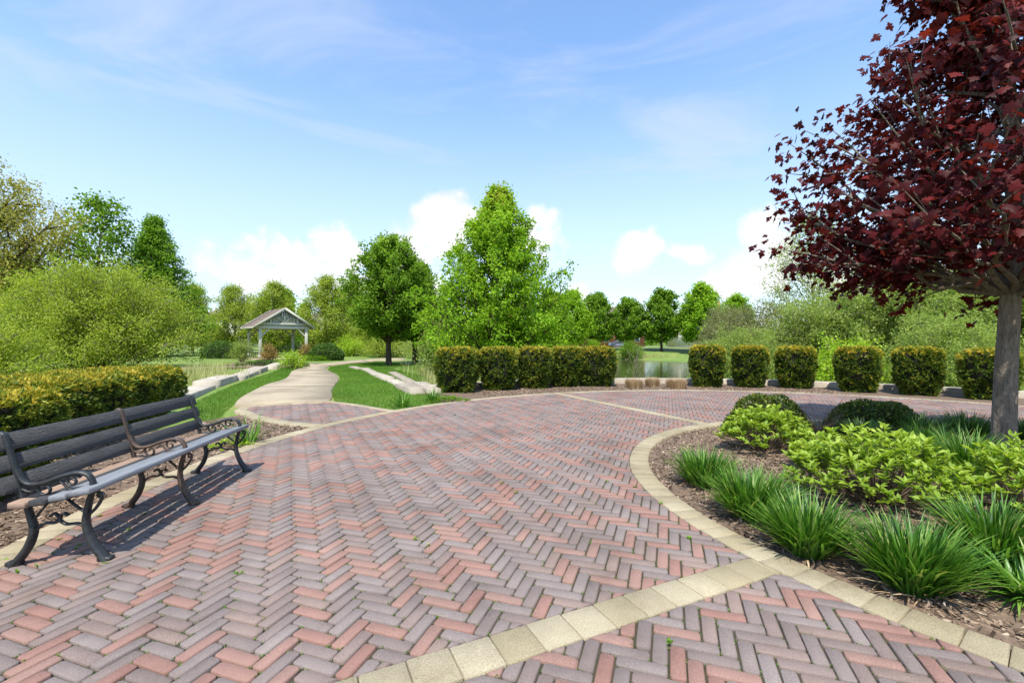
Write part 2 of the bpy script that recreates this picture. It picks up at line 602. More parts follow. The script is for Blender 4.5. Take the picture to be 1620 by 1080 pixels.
M['straw'] = foliage('cut_straw', [(0, lin(150, 122, 88)), (.5, lin(188, 160, 122)), (1, lin(214, 192, 156))], .15, .8)
M['twig'] = surf('twig', lin(92, 76, 62), lin(128, 110, 90), 20, .9)
M['reed'] = foliage('pale_reed', [(0, lin(128, 138, 76)), (.6, lin(172, 170, 114)), (1, lin(206, 198, 150))], .3, .7)
M['trim'] = surf('pavilion_paint', lin(176, 174, 160), lin(190, 188, 174), 3, .7)
M['siding'] = surf('pavilion_siding', lin(168, 172, 156), lin(182, 186, 170), 3, .75)
M['white'] = surf('white_paint', lin(226, 226, 224), lin(236, 236, 234), 3, .6)
M['shingle'] = surf('asphalt_shingle', lin(116, 102, 92), lin(144, 129, 117), 30, .95, .5, 60, c3=lin(108, 95, 86), c3scale=5)
M['house_roof'] = surf('house_roof', lin(126, 112, 104), lin(146, 132, 122), 3, .95)
M['house_wall'] = surf('house_siding', lin(196, 190, 178), lin(210, 204, 192), 1, .8)
M['house_brick'] = surf('house_brick', lin(150, 92, 76), lin(172, 112, 94), 3, .9)
M['glass'] = surf('dark_glass', lin(50, 66, 90), rough=.08, spec=.8)
M['asphalt'] = surf('asphalt', lin(128, 122, 114), lin(150, 144, 136), 2, .9)
M['carpaint'] = surf('car_paint', lin(150, 166, 186), rough=.25, metal=.5)
M['tyre'] = surf('tyre_rubber', lin(26, 26, 28), rough=.8)
M['rim'] = surf('alloy_rim', lin(160, 160, 165), rough=.3, metal=.8)
M['rock'] = surf('field_stone', lin(120, 112, 102), lin(160, 152, 140), 6, .95, .8, 20)


def water_mat():
    m, nt, n, l, p = new_mat('pond_water')
    p.inputs['Base Color'].default_value = lin(62, 70, 40)
    p.inputs['Roughness'].default_value = .06
    p.inputs['IOR'].default_value = 1.33
    t = n.new('ShaderNodeNewGeometry')
    mpn = n.new('ShaderNodeMapping')
    mpn.inputs['Scale'].default_value = (1.0, 2.2, 1)
    l.new(t.outputs['Position'], mpn.inputs[0])
    a = n.new('ShaderNodeTexNoise')
    a.inputs['Scale'].default_value = 1.6
    a.inputs['Detail'].default_value = 4
    l.new(mpn.outputs[0], a.inputs['Vector'])
    b = n.new('ShaderNodeBump')
    b.inputs['Strength'].default_value = .10
    b.inputs['Distance'].default_value = .1
    l.new(a.outputs['Fac'], b.inputs['Height'])
    l.new(b.outputs[0], p.inputs['Normal'])
    return m


M['water'] = water_mat()

# ---------------------------------------------------------------- layout constants
BC, BR = np.array([4.73, 4.10]), 3.555        # planting bed: outer edge of its kerb ring
OC, OR = np.array([4.27, 4.58]), 7.48         # plaza: inner edge of the border ring
BAND = .20


def sstep(a, b, x):
    t = np.clip((x - a) / (b - a), 0, 1)
    return t * t * (3 - 2 * t)


PATH_C = np.array([(-3.4, 8.0), (-4.9, 10.5), (-5.6, 12.5), (-6.9, 16.5), (-9.6, 21.5), (-11.5, 26), (-14, 32)])


def dist_poly(x, y, P):
    d = np.full(np.shape(x), 1e9)
    for (a, b) in zip(P[:-1], P[1:]):
        ab = b - a
        t = np.clip(((x - a[0]) * ab[0] + (y - a[1]) * ab[1]) / (ab @ ab), 0, 1)
        d = np.minimum(d, np.hypot(x - a[0] - t * ab[0], y - a[1] - t * ab[1]))
    return d


def ground_h(x, y):
    x, y = np.asarray(x, float), np.asarray(y, float)
    d1 = np.hypot(x - OC[0], y - OC[1]) - 10.0
    d2 = dist_poly(x, y, PATH_C) - 2.9
    d3 = np.maximum(x + 5.5, 24.5 - y)
    d = np.minimum(np.minimum(d1, d2), d3)
    low = sstep(0, 5.5, d)
    low = low * np.where(x < -6, .45, 1.0)
    far = sstep(0, 20, 92 - y)
    h = -1.25 * np.minimum(low, far)
    pe = np.hypot((x - 13.5) / 14.0, (y - 46) / 27.0)
    h = h - .9 * sstep(1.06, .82, pe) * sstep(0, 1, low + .001)
    h = h + .05 * np.sin(x * .31 + 1) * np.cos(y * .23) * sstep(0, 6, d)
    h = h - .045 - .09 * sstep(7.55, 7.2, np.hypot(x - OC[0], y - OC[1]))
    return h


# ---------------------------------------------------------------- ground
def build_ground():
    u = np.linspace(-1, 1, 330)
    ax = 4.5 * np.sinh(5.6 * u) / np.sinh(1.0) * 1.75
    ax = ax * (900 / ax.max())
    xs = ax - 1.0
    v = np.linspace(-.45, 1, 300)
    ay = np.sinh(5.4 * v)
    ay = ay * (950 / ay.max()) + 8.0
    X, Y = np.meshgrid(xs, ay)
    Z = ground_h(X, Y)
    V = np.stack([X, Y, Z], -1).reshape(-1, 3)
    nx, ny = len(xs), len(ay)
    i = np.arange(ny - 1)[:, None] * nx + np.arange(nx - 1)[None, :]
    F = np.stack([i, i + 1, i + nx + 1, i + nx], -1).reshape(-1, 4)
    mb = MB()
    mb.add(V, F)
    tag(mb.build('ground', M['lawn'], smooth=True), kind='structure')


build_ground()

# pond
mb = MB()
a = np.linspace(0, 2 * np.pi, 73)[:-1]
rr = 1.02 + .05 * np.sin(3 * a + 1) + .03 * np.sin(7 * a)
P = np.stack([13.5 + 14.0 * rr * np.cos(a), 46 + 27 * rr * np.sin(a), np.full(72, -1.52)], 1)
mb.add(np.vstack([P, [[13.5, 46, -1.52]]]), np.array([(k, (k + 1) % 72, 72) for k in range(72)]))
tag(mb.build('pond_water', M['water']), kind='structure')


# ---------------------------------------------------------------- paving
def clip_half(poly, p, n):
    """keep the side of the polygon where (q-p).n <= 0"""
    out = []
    for i in range(len(poly)):
        a, b = poly[i], poly[(i + 1) % len(poly)]
        da, db = (a[0] - p[0]) * n[0] + (a[1] - p[1]) * n[1], (b[0] - p[0]) * n[0] + (b[1] - p[1]) * n[1]
        if da <= 0:
            out.append(a)
        if da * db < 0:
            t = da / (da - db)
            out.append((a[0] + t * (b[0] - a[0]), a[1] + t * (b[1] - a[1])))
    return out


def area(poly):
    return .5 * sum(poly[i][0] * poly[(i + 1) % len(poly)][1] - poly[(i + 1) % len(poly)][0] * poly[i][1] for i in range(len(poly)))


def inset(poly, d):
    n = len(poly)
    out = []
    c = (sum(p[0] for p in poly) / n, sum(p[1] for p in poly) / n)
    for i in range(n):
        p0, p1, p2 = poly[i - 1], poly[i], poly[(i + 1) % n]
        e1, e2 = (p1[0] - p0[0], p1[1] - p0[1]), (p2[0] - p1[0], p2[1] - p1[1])
        l1, l2 = math.hypot(*e1) + 1e-9, math.hypot(*e2) + 1e-9
        n1, n2 = (-e1[1] / l1, e1[0] / l1), (-e2[1] / l2, e2[0] / l2)
        bx, by = n1[0] + n2[0], n1[1] + n2[1]
        k = bx * bx + by * by
        s = min(2 * d / max(k, .5), d * 1.8)
        out.append((p1[0] + bx * s, p1[1] + by * s))
    return out


def prism(mb, poly, top, depth, bev, tint=None, tilt=(0, 0)):
    n = len(poly)
    if area(poly) < 0:
        poly = poly[::-1]
    q = [p for i, p in enumerate(poly) if math.hypot(p[0] - poly[i - 1][0], p[1] - poly[i - 1][1]) > .0025]
    if len(q) < 3:
        return False
    poly, n = q, len(q)
    cx, cy = sum(p[0] for p in poly) / n, sum(p[1] for p in poly) / n
    dmin = min(abs((poly[i][0] - cx) * (poly[i - 1][1] - poly[i][1]) - (poly[i][1] - cy) * (poly[i - 1][0] - poly[i][0])) / (math.hypot(poly[i][0] - poly[i - 1][0], poly[i][1] - poly[i - 1][1])) for i in range(n))
    if dmin > 3.5 * bev and n == 8:
        ins = inset(poly, bev)
    else:
        k = max(.3, 1 - bev / max(dmin, .001))
        ins = [(cx + (p[0] - cx) * k, cy + (p[1] - cy) * k) for p in poly]
    cx, cy = sum(p[0] for p in poly) / n, sum(p[1] for p in poly) / n
    zt = lambda p: top + tilt[0] * (p[0] - cx) + tilt[1] * (p[1] - cy)
    V = [(p[0], p[1], zt(p)) for p in ins] + [(p[0], p[1], zt(p) - bev * .8) for p in poly] + [(p[0], p[1], top - depth) for p in poly]
    F = [tuple(range(n))]
    for i in range(n):
        j = (i + 1) % n
        F.append((i, n + i, n + j, j))
        F.append((n + i, 2 * n + i, 2 * n + j, n + j))
    mb.add(V, F, tint)
    return True


prng = random.Random(11)
TH = R(-19.0)
EH, EV = (math.cos(TH), math.sin(TH)), (-math.sin(TH), math.cos(TH))
UW = .0690
# straight bands of square pavers across the plaza: a point, a direction
b1d = (math.cos(R(25.5)), math.sin(R(25.5)))
B1 = ((.019, 1.965), b1d)
b2d = (math.cos(R(-65.3)), math.sin(R(-65.3)))
B2 = ((1.14, 11.4), b2d)
HB = .100
LENS = [(-3.35, 9.36), (-4.09, 9.82), (-5.42, 9.16), (-5.20, 8.55), (-4.46, 7.80), (-3.74, 7.26), (-2.94, 6.95)]


def brick_poly(i, j, vert):
    x0, y0, w, h = (i, j, 1, 3) if vert else (i, j, 3, 1)
    jn = .060
    x0, y0, x1, y1 = x0 + jn, y0 + jn, x0 + w - jn, y0 + h - jn
    c = .15
    pts = [(x0 + c, y0), (x1 - c, y0), (x1, y0 + c), (x1, y1 - c), (x1 - c, y1), (x0 + c, y1), (x0, y1 - c), (x0, y0 + c)]
    rz = prng.uniform(-.012, .012)
    mx, my = (x0 + x1) / 2, (y0 + y1) / 2
    dx, dy = prng.uniform(-.03, .03), prng.uniform(-.03, .03)
    out = []
    for (x, y) in pts:
        x, y = mx + (x - mx) - rz * (y - my) + dx, my + (y - my) + rz * (x - mx) + dy
        out.append(((x * EH[0] + y * EV[0]) * UW, (x * EH[1] + y * EV[1]) * UW))
    return out


def clip_brick(poly):
    cx, cy = sum(p[0] for p in poly) / 8, sum(p[1] for p in poly) / 8
    do = math.hypot(cx - OC[0], cy - OC[1])
    res = []
    if do < OR + .12:                         # main field
        db = math.hypot(cx - BC[0], cy - BC[1])
        if db < BR - .12:
            return res
        n = ((cx - OC[0]) / do, (cy - OC[1]) / do)
        if do > OR - .14:
            poly = clip_half(poly, (OC[0] + n[0] * (OR - .004), OC[1] + n[1] * (OR - .004)), n)
        if len(poly) >= 3 and db < BR + .14:
            n = ((BC[0] - cx) / db, (BC[1] - cy) / db)
            poly = clip_half(poly, (BC[0] - n[0] * (BR + .006), BC[1] - n[1] * (BR + .006)), n)
        pieces = [poly]
        for (p, d) in (B1, B2):
            nn = (-d[1], d[0])
            s = (cx - p[0]) * nn[0] + (cy - p[1]) * nn[1]
            if abs(s) < HB + .13:
                q = []
                for pc in pieces:
                    if len(pc) < 3:
                        continue
                    q.append(clip_half(pc, (p[0] + nn[0] * (HB + .004), p[1] + nn[1] * (HB + .004)), (-nn[0], -nn[1])))
                    q.append(clip_half(pc, (p[0] - nn[0] * (HB + .004), p[1] - nn[1] * (HB + .004)), nn))
                pieces = q
        res += [pc for pc in pieces if len(pc) >= 3 and abs(area(pc)) > .0003]
    elif do < OR + 3.2 and cx < -1.9 and cy > 6.6:          # the lens in front of the path
        n = ((OC[0] - cx) / do, (OC[1] - cy) / do)
        poly = clip_half(poly, (OC[0] - n[0] * (OR + BAND + .004), OC[1] - n[1] * (OR + BAND + .004)), n)
        for (p, q) in zip(LENS[:-1], LENS[1:]):
            if len(poly) < 3:
                return res
            d = (q[0] - p[0], q[1] - p[1])
            L = math.hypot(*d)
            poly = clip_half(poly, p, (d[1] / L, -d[0] / L))
        p, q = (-2.1, 8.32), LENS[0]
        d = (q[0] - p[0], q[1] - p[1])
        L = math.hypot(*d)
        if len(poly) >= 3:
            poly = clip_half(poly, p, (d[1] / L, -d[0] / L))
        if len(poly) >= 3 and abs(area(poly)) > .0003:
            res.append(poly)
    return res


def build_plaza():
    mb = MB()
    n = 128
    a = np.linspace(0, 2 * np.pi, n + 1)[:-1]
    V = np.concatenate([np.stack([OC[0] + (OR + .1) * np.cos(a), OC[1] + (OR + .1) * np.sin(a), np.full(n, -.013)], 1),
                        np.stack([BC[0] + (BR - .1) * np.cos(a), BC[1] + (BR - .1) * np.sin(a), np.full(n, -.013)], 1)])
    mb.add(V, np.array([(k, (k + 1) % n, n + (k + 1) % n, n + k) for k in range(n)]))
    L = [(-2.1, 8.32)] + LENS
    mb.add([(p[0], p[1], -.014) for p in L], [tuple(range(len(L)))])
    plaza = tag(mb.build('plaza_paving', M['joint']), kind='structure')
    items = []
    for s in range(-150, 151):
        for t in range(-52, 60):
            i, j = s + 3 * t, -s + 3 * t
            for vert in (False, True):
                ii, jj = (i + 3, j) if vert else (i, j)
                mx, my = ii + (.5 if vert else 1.5), jj + (1.5 if vert else .5)
                x, y = (mx * EH[0] + my * EV[0]) * UW, (mx * EH[1] + my * EV[1]) * UW
                if y < .6 or abs(x) > y * 1.20 + .5:
                    continue
                do2 = (x - OC[0]) ** 2 + (y - OC[1]) ** 2
                if do2 > (OR + 3.0) ** 2 or (do2 > (OR + .15) ** 2 and not (x < -1.9 and y > 6.6)):
                    continue
                if (x - BC[0]) ** 2 + (y - BC[1]) ** 2 < (BR - .13) ** 2:
                    continue
                pink = prng.random() < .32
                tint = prng.uniform(0, .30) if pink else prng.uniform(.36, 1)
                z = prng.gauss(0, .0018)
                tl = (prng.gauss(0, .012), prng.gauss(0, .012))
                for pc in clip_brick(brick_poly(ii, jj, vert)):
                    infr = y > 1.74 and abs(x) < y * 1.12
                    items.append((y if infr else 99 + y, pc, z, tl, tint))
    items.sort(key=lambda e: e[0])
    rest = MB()
    for k, (d, pc, z, tl, tint) in enumerate(items):
        if k < 300:
            b = MB()
            if prism(b, pc, z, .03, .0045, tint, tl):
                b.build('brick', M['brick'], plaza)
        else:
            prism(rest, pc, z, .018, .0045, tint, tl)
    r = rest.build('brick_field', M['brick'], plaza)
    r['kind'] = 'stuff'
    # moss and seedlings in the joints
    rng = np.random.default_rng(5)
    mo = MB()
    near = [e for e in items if e[0] < 9]
    pts, tufts = [], []
    for e in near:
        w = 1.0 if e[0] < 4.5 else .35
        for p in e[1]:
            if prng.random() < .30 * w:
                pts.append((p[0] + prng.gauss(0, .004), p[1] + prng.gauss(0, .004), -.006))
            if prng.random() < .0016 * w:
                tufts.append(p)
    pts = np.array(pts)
    q = np.repeat(pts, 5, 0) + rng.normal(0, .006, (len(pts) * 5, 3)) * (1, 1, .15)
    d = rng.normal(0, 1, q.shape) * (1, 1, .3) + (0, 0, .45)
    scatter(mo, LEAF_T, LEAF_F, q, d, rng.normal(0, .4, q.shape) + (0, 0, 1), rng.uniform(.005, .012, len(q)), rng.uniform(0, .8, len(q)))
    for p in tufts + [g(x, y) for x, y in ((92, 852), (120, 868), (170, 890), (205, 838), (125, 862), (60, 895), (25, 905), (10, 885))]:
        m = rng.integers(7, 14)
        q = np.tile(np.array([p[0], p[1], 0.0]), (m, 1)) + rng.normal(0, .006, (m, 3)) * (1, 1, .2)
        d = rng.normal(0, 1, (m, 3)) * (1, 1, .25) + (0, 0, .55)
        scatter(mo, LEAF_T, LEAF_F, q, d, rng.normal(0, .3, (m, 3)) + (0, 0, 1), rng.uniform(.012, .026, m), rng.uniform(.3, 1, m))
    tag(mo.build('joint_moss', M['grass']), 'moss and tiny weeds growing in the joints between the bricks', 'moss', kind='stuff')
    return plaza


build_plaza()


def stone(parent, name, poly, top, depth, bev, mat, tint):
    b = MB()
    if prism(b, poly, top, depth, bev, tint, (prng.gauss(0, .004), prng.gauss(0, .004))):
        return b.build(name, mat, parent)


def ring_stones(rootname, c, r0, r1, a0, a1, lens, top, depth, skip=None):
    root = tag(empty(rootname, (0, 0, 0)), kind='structure')
    a, k = a0, 0
    while a < a1:
        L = lens[k % len(lens)] * prng.uniform(.96, 1.04)
        da = L / r0
        gap = .0022 / r0
        jt = prng.uniform(-.003, .003)
        poly = []
        for t in np.linspace(0, 1, 4):
            ang = a + gap + (da - 2 * gap) * t
            poly.append((c[0] + (r1 + jt) * math.cos(ang), c[1] + (r1 + jt) * math.sin(ang)))
        for t in np.linspace(1, 0, 4):
            ang = a + gap + (da - 2 * gap) * t
            poly.append((c[0] + (r0 + jt) * math.cos(ang), c[1] + (r0 + jt) * math.sin(ang)))
        mx, my = c[0] + r0 * math.cos(a + da / 2), c[1] + r0 * math.sin(a + da / 2)
        if my > .9 and abs(mx) < my * 1.2 + .6 and not (skip and skip(mx, my)):
            stone(root, 'paver', poly, prng.gauss(.001, .0012), depth, .006, M['sand_paver'], prng.random())
        a += da
        k += 1
    return root


ring_stones('bed_kerb', BC, BR - BAND, BR, R(60), R(300), (.185, .135), .0, .10)
ring_stones('plaza_border', OC, OR, OR + BAND, R(-10), R(240), (.20, .20, .15), .0, .10)


def band(rootname, p, d, t0, t1, L):
    root = tag(empty(rootname, (0, 0, 0)), kind='structure')
    nn = (-d[1], d[0])
    t = t0
    while t < t1:
        l2 = L * prng.uniform(.985, 1.015)
        j = prng.uniform(-.003, .003)
        c = .007
        poly = []
        for (s, w) in ((t + .002 + c, -HB), (t + l2 - .002 - c, -HB), (t + l2 - .002, -HB + c), (t + l2 - .002, HB - c), (t + l2 - .002 - c, HB), (t + .002 + c, HB), (t + .002, HB - c), (t + .002, -HB + c)):
            w = w * .985 + j
            poly.append((p[0] + d[0] * s + nn[0] * w, p[1] + d[1] * s + nn[1] * w))
        cx, cy = sum(q[0] for q in poly) / 8, sum(q[1] for q in poly) / 8
        db, do = math.hypot(cx - BC[0], cy - BC[1]), math.hypot(cx - OC[0], cy - OC[1])
        if db < BR + .25:
            n = ((BC[0] - cx) / db, (BC[1] - cy) / db)
            poly = clip_half(poly, (BC[0] - n[0] * (BR + .003), BC[1] - n[1] * (BR + .003)), n)
        if do > OR - .25 and len(poly) >= 3:
            n = ((cx - OC[0]) / do, (cy - OC[1]) / do)
            poly = clip_half(poly, (OC[0] + n[0] * (OR - .003), OC[1] + n[1] * (OR - .003)), n)
        if len(poly) >= 3 and abs(area(poly)) > .002 and cy > .9:
            stone(root, 'paver', poly, prng.gauss(.001, .0012), .05, .005, M['sand_paver'], prng.random())
        t += l2


band('paver_band_near', B1[0], B1[1], -2.5, 1.9, .186)
band('paver_band_far', B2[0], B2[1], -.6, 5.0, .195)


def strip_stones(rootname, pts, width, L, top, depth):
    """kerb stones set along a polyline, to its right-hand side"""
    root = tag(empty(rootname), kind='structure')
    pts = [np.array(p, float) for p in pts]
    # resample
    seg = [np.linalg.norm(b - a) for a, b in zip(pts[:-1], pts[1:])]
    tot = sum(seg)
    n = max(2, int(tot / L))

    def at(s):
        for a, b, l in zip(pts[:-1], pts[1:], seg):
            if s <= l + 1e-9:
                return a + (b - a) * (s / l)
            s -= l
        return pts[-1]
    P = [at(tot * k / n) for k in range(n + 1)]
    N = []
    for k in range(n + 1):
        d = P[min(k + 1, n)] - P[max(k - 1, 0)]
        d /= np.linalg.norm(d)
        N.append(np.array((d[1], -d[0])))
    for k in range(n):
        a, b = P[k], P[k + 1]
        e = (b - a) / np.linalg.norm(b - a) * .002
        poly = [tuple(a + e), tuple(b - e), tuple(b - e + N[k + 1] * width), tuple(a + e + N[k] * width)]
        stone(root, 'kerb_stone', poly, top + prng.gauss(0, .0015), depth, .006, M['sand_paver'], prng.random())


strip_stones('path_kerb', [(-4.10, 9.84)] + [(-5.42, 9.17), (-5.22, 8.53), (-4.48, 7.78), (-3.74, 7.24), (-3.04, 6.96)][0:][::1], -.20, .30, .004, .16)
strip_stones('lawn_kerb', [(-2.12, 8.34), (-3.37, 9.38), (-4.09, 9.84)], .16, .34, .002, .10)


# concrete path, cast slab with a thickness
def path_slab(name, left, right, top=.004, th=.12, per=9):
    """cast concrete panels with a joint between each"""
    root = tag(empty(name), kind='structure')
    n = len(left)
    for k0 in range(0, n - 1, per):
        k1 = min(k0 + per, n - 1)
        L, Q = [np.array(p, float) for p in left[k0:k1 + 1]], [np.array(p, float) for p in right[k0:k1 + 1]]
        for W in (L, Q):
            d = W[1] - W[0]
            W[0] = W[0] + d / np.linalg.norm(d) * .005
        poly = [tuple(p) for p in Q] + [tuple(p) for p in L[::-1]]
        mb = MB()
        m = len(poly)
        V = [(x, y, top) for x, y in poly] + [(x, y, top - th) for x, y in poly]
        F = [(i, i + 1, m - 2 - i, m - 1 - i) for i in range(len(Q) - 1)] + [(i, m + i, m + (i + 1) % m, (i + 1) % m) for i in range(m)]
        mb.add(V, F)
        mb.build('path_panel', M['concrete'], root)
    return root


def smooth_line(pts, n=40):
    pts = np.array(pts, float)
    s = np.concatenate([[0], np.cumsum(np.linalg.norm(np.diff(pts, axis=0), axis=1))])
    t = np.linspace(0, s[-1], n)
    q = np.stack([np.interp(t, s, pts[:, k]) for k in (0, 1)], 1)
    for _ in range(3):
        q[1:-1] = .25 * q[:-2] + .5 * q[1:-1] + .25 * q[2:]
    return q


Lp = [(-5.62, 9.22)] + [g(*p) for p in ((372, 634), (392, 622), (424, 606.3), (452, 599.8), (459, 591.5), (462, 586), (478, 581.5), (484, 575))]
Rp = [(-4.07, 10.0)] + [g(*p) for p in ((529, 632), (523, 620), (527, 610), (536, 600), (535, 593.3), (517, 584.5), (516, 580), (524, 577.5))]
path_slab('concrete_path', smooth_line(Lp), smooth_line(Rp))
# branch of the path that turns off to the trees, and the strip in front of the pavilion
path_slab('branch_path', smooth_line([g(500, 575.6), g(540, 572.0), g(590, 567.2), g(640, 566.2)], 16), smooth_line([g(524, 577.6), g(560, 574.0), g(600, 569.8), g(640, 569.2)], 16), .008)
path_slab('pavilion_path', smooth_line([(-30, 22.4), (-20, 22.2), (-15.5, 23.2), (-12.6, 27.6)], 16), smooth_line([(-30, 21.5), (-19.5, 21.2), (-14.8, 22.4), (-11.4, 27.3)], 16), .006)


# ---------------------------------------------------------------- mulch
def mulch_sheet(name, r0, r1, c, a0, a1, z, mound=0.0, na=90, nr=10):
    rng = np.random.default_rng(3)
    a = np.linspace(a0, a1, na)
    r = np.linspace(r0, r1, nr)
    A, Q = np.meshgrid(a, r)
    t = (Q - r0) / (r1 - r0)
    Z = z + mound * (1 - t ** 2) + rng.normal(0, .006, A.shape)
    V = np.stack([c[0] + Q * np.cos(A), c[1] + Q * np.sin(A), Z], -1).reshape(-1, 3)
    i = np.arange(nr - 1)[:, None] * na + np.arange(na - 1)[None]
    F = np.stack([i, i + na, i + na + 1, i + 1], -1).reshape(-1, 4)
    mb = MB()
    mb.add(V, F)
    return tag(mb.build(name, M['mulch'], smooth=True), kind='structure')


mulch_sheet('bed_soil', .01, BR - BAND + .03, BC, 0, 2 * np.pi, -.035, .13, 160, 36)
mulch_sheet('border_mulch', OR + BAND - .02, 10.0, OC, R(-8), R(134), -.03, .0, 160, 12)
mulch_sheet('hedge_mulch', OR + BAND - .02, 9.9, OC, R(158), R(225), -.028, .0, 80, 12)


def bed_z(x, y):
    r = math.hypot(x - BC[0], y - BC[1])
    return -.035 + .13 * (1 - min(1, r / (BR - BAND)) ** 2)


def chips():
    rng = np.random.default_rng(8)
    mb = MB()
    T = [(-.5, 0, 0), (.5, 0, .1), (.42, 1, 0), (-.4, 1, .12), (0, .5, .5)]
    F = [(0, 1, 4), (1, 2, 4), (2, 3, 4), (3, 0, 4)]
    # planting bed
    n = 42000
    a, r = rng.uniform(R(100), R(262), n), np.sqrt(rng.uniform(.12, 1, n)) * (BR - BAND - .01)
    x, y = BC[0] + r * np.cos(a), BC[1] + r * np.sin(a)
    z = -.035 + .13 * (1 - (r / (BR - BAND)) ** 2) + .002
    k = (y > 1.2) & (np.abs(x) < y * 1.2)
    P = np.stack([x, y, z], 1)[k]
    # ring beds, coarser
    m = 9000
    a = np.concatenate([rng.uniform(R(60), R(128), m), rng.uniform(R(160), R(205), m * 2)])
    r = rng.uniform(OR + BAND + .02, 9.7, len(a))
    zz = np.full(len(a), -.026)
    P2 = np.stack([OC[0] + r * np.cos(a), OC[1] + r * np.sin(a), zz], 1)
    for Q, s in ((P, (.018, .050)), (P2, (.025, .06))):
        d = rng.normal(0, 1, Q.shape) * (1, 1, .25)
        nn = rng.normal(0, .35, Q.shape) + (0, 0, 1)
        TT = np.array(T) * (.32, 1, .25)
        scatter(mb, TT, F, Q, d, nn, rng.uniform(s[0], s[1], len(Q)), rng.beta(2.0, 1.9, len(Q)))
    tag(mb.build('mulch_chips', M['chips']), 'loose wood chip mulch covering the planting beds', 'mulch', kind='stuff')


chips()

# low curved wall behind the yews
wall = tag(empty('garden_wall'), 'low pale stone wall curving behind the clipped yews', 'wall')
a = R(-6)
while a < R(128):
    da = prng.uniform(1.3, 1.6) / 9.9
    poly = [(OC[0] + r * math.cos(t), OC[1] + r * math.sin(t)) for r, ts in ((10.12, (a + .0008, a + da / 2, a + da - .0008)), (9.80, (a + da - .0008, a + da / 2, a + .0008))) for t in ts]
    stone(wall, 'coping_stone', poly, .13 + prng.gauss(0, .003), .45, .012, M['limestone'], prng.random())
    a += da

# long limestone slabs that edge the lawns
SL = [((300, 634), (348, 611), .62, 'first and nearest of the limestone slabs left of the path, beside the hedge'),
      ((347, 611), (383, 599.5), .6, 'second limestone slab in the chain left of the path'),
      ((382, 600), (412, 589.5), .6, 'third limestone slab in the chain left of the path'),
      ((413, 590), (430, 584), .6, 'fourth limestone slab in the chain left of the path'),
      ((437, 583), (452, 576), .55, 'farthest limestone slab left of the path, below the pavilion'),
      ((548, 580), (561, 583.5), .45, 'small farthest limestone slab on the lawn right of the path'),
      ((566, 583.0), (584, 591.5), .5, 'limestone slab right of the path, second from the far end'),
      ((583, 590), (606, 601), .5, 'limestone slab in the middle of the chain right of the path'),
      ((604, 601), (630, 614), .5, 'long limestone slab right of the path, next to the blocky front slab'),
      ((632, 611), (657, 622), .55, 'thick rough limestone slab nearest the plaza on the right lawn'),
      ((618, 588.5), (658, 607), .4, 'long narrow limestone slab on the second row, nearer the tree'),
      ((658, 609), (683, 621), .5, 'rough limestone slab on the second row beside the clipped yew')]
srng = random.Random(4)
for k, (pa, pb, w, lab) in enumerate(SL):
    A, Bp = np.array(g(*pa)), np.array(g(*pb))
    d = Bp - A
    L = np.linalg.norm(d)
    d /= L
    ja = srng.uniform(-.02, .02)
    d = np.array((d[0] * math.cos(ja) - d[1] * math.sin(ja), d[0] * math.sin(ja) + d[1] * math.cos(ja)))
    A = A + np.array((d[1], -d[0])) * srng.uniform(-.14, .14)
    w = w if k < 5 else w * .72
    nn = np.array((-d[1], d[0])) if pa[0] < 500 else np.array((d[1], -d[0])) * -1
    pts = []
    for t in np.linspace(.02, .96, 6):
        pts.append(tuple(A + d * L * t + nn * srng.uniform(-.008, .008)))
    for t in np.linspace(.96, .02, 6):
        pts.append(tuple(A + d * L * t + nn * (w + srng.uniform(-.008, .008))))
    mb = MB()
    prism(mb, pts, srng.uniform(.06, .17) if k < 5 else (srng.uniform(.03, .07) if k not in (9, 11) else .11), .55, .02, srng.random(), (srng.gauss(0, .008), srng.gauss(0, .008)))
    tag(mb.build('stone_slab', M['limestone']), lab, 'stone slab', 'limestone slabs edging the lawns')

# ---------------------------------------------------------------- bench
def spiral(u0, z0, r0, r1, a0, a1, n=16):
    t = np.linspace(0, 1, n)
    r = r0 + (r1 - r0) * t
    a = a0 + (a1 - a0) * t
    return np.stack([u0 + r * np.cos(a), np.zeros(n), z0 + r * np.sin(a)], 1)


def spline(pts, n=22):
    """Catmull-Rom through (u,z) points"""
    p = np.array([(u, 0, z) for u, z in pts], float)
    p = np.vstack([2 * p[0] - p[1], p, 2 * p[-1] - p[-2]])
    out = []
    m = max(2, n // (len(p) - 3))
    for i in range(1, len(p) - 2):
        t = np.linspace(0, 1, m, endpoint=(i == len(p) - 3))[:, None]
        a, b, c, d = p[i - 1], p[i], p[i + 1], p[i + 2]
        out.append(.5 * (2 * b + (c - a) * t + (2 * a - 5 * b + 4 * c - d) * t ** 2 + (3 * b - a - 3 * c + d) * t ** 3))
    return np.vstack(out)


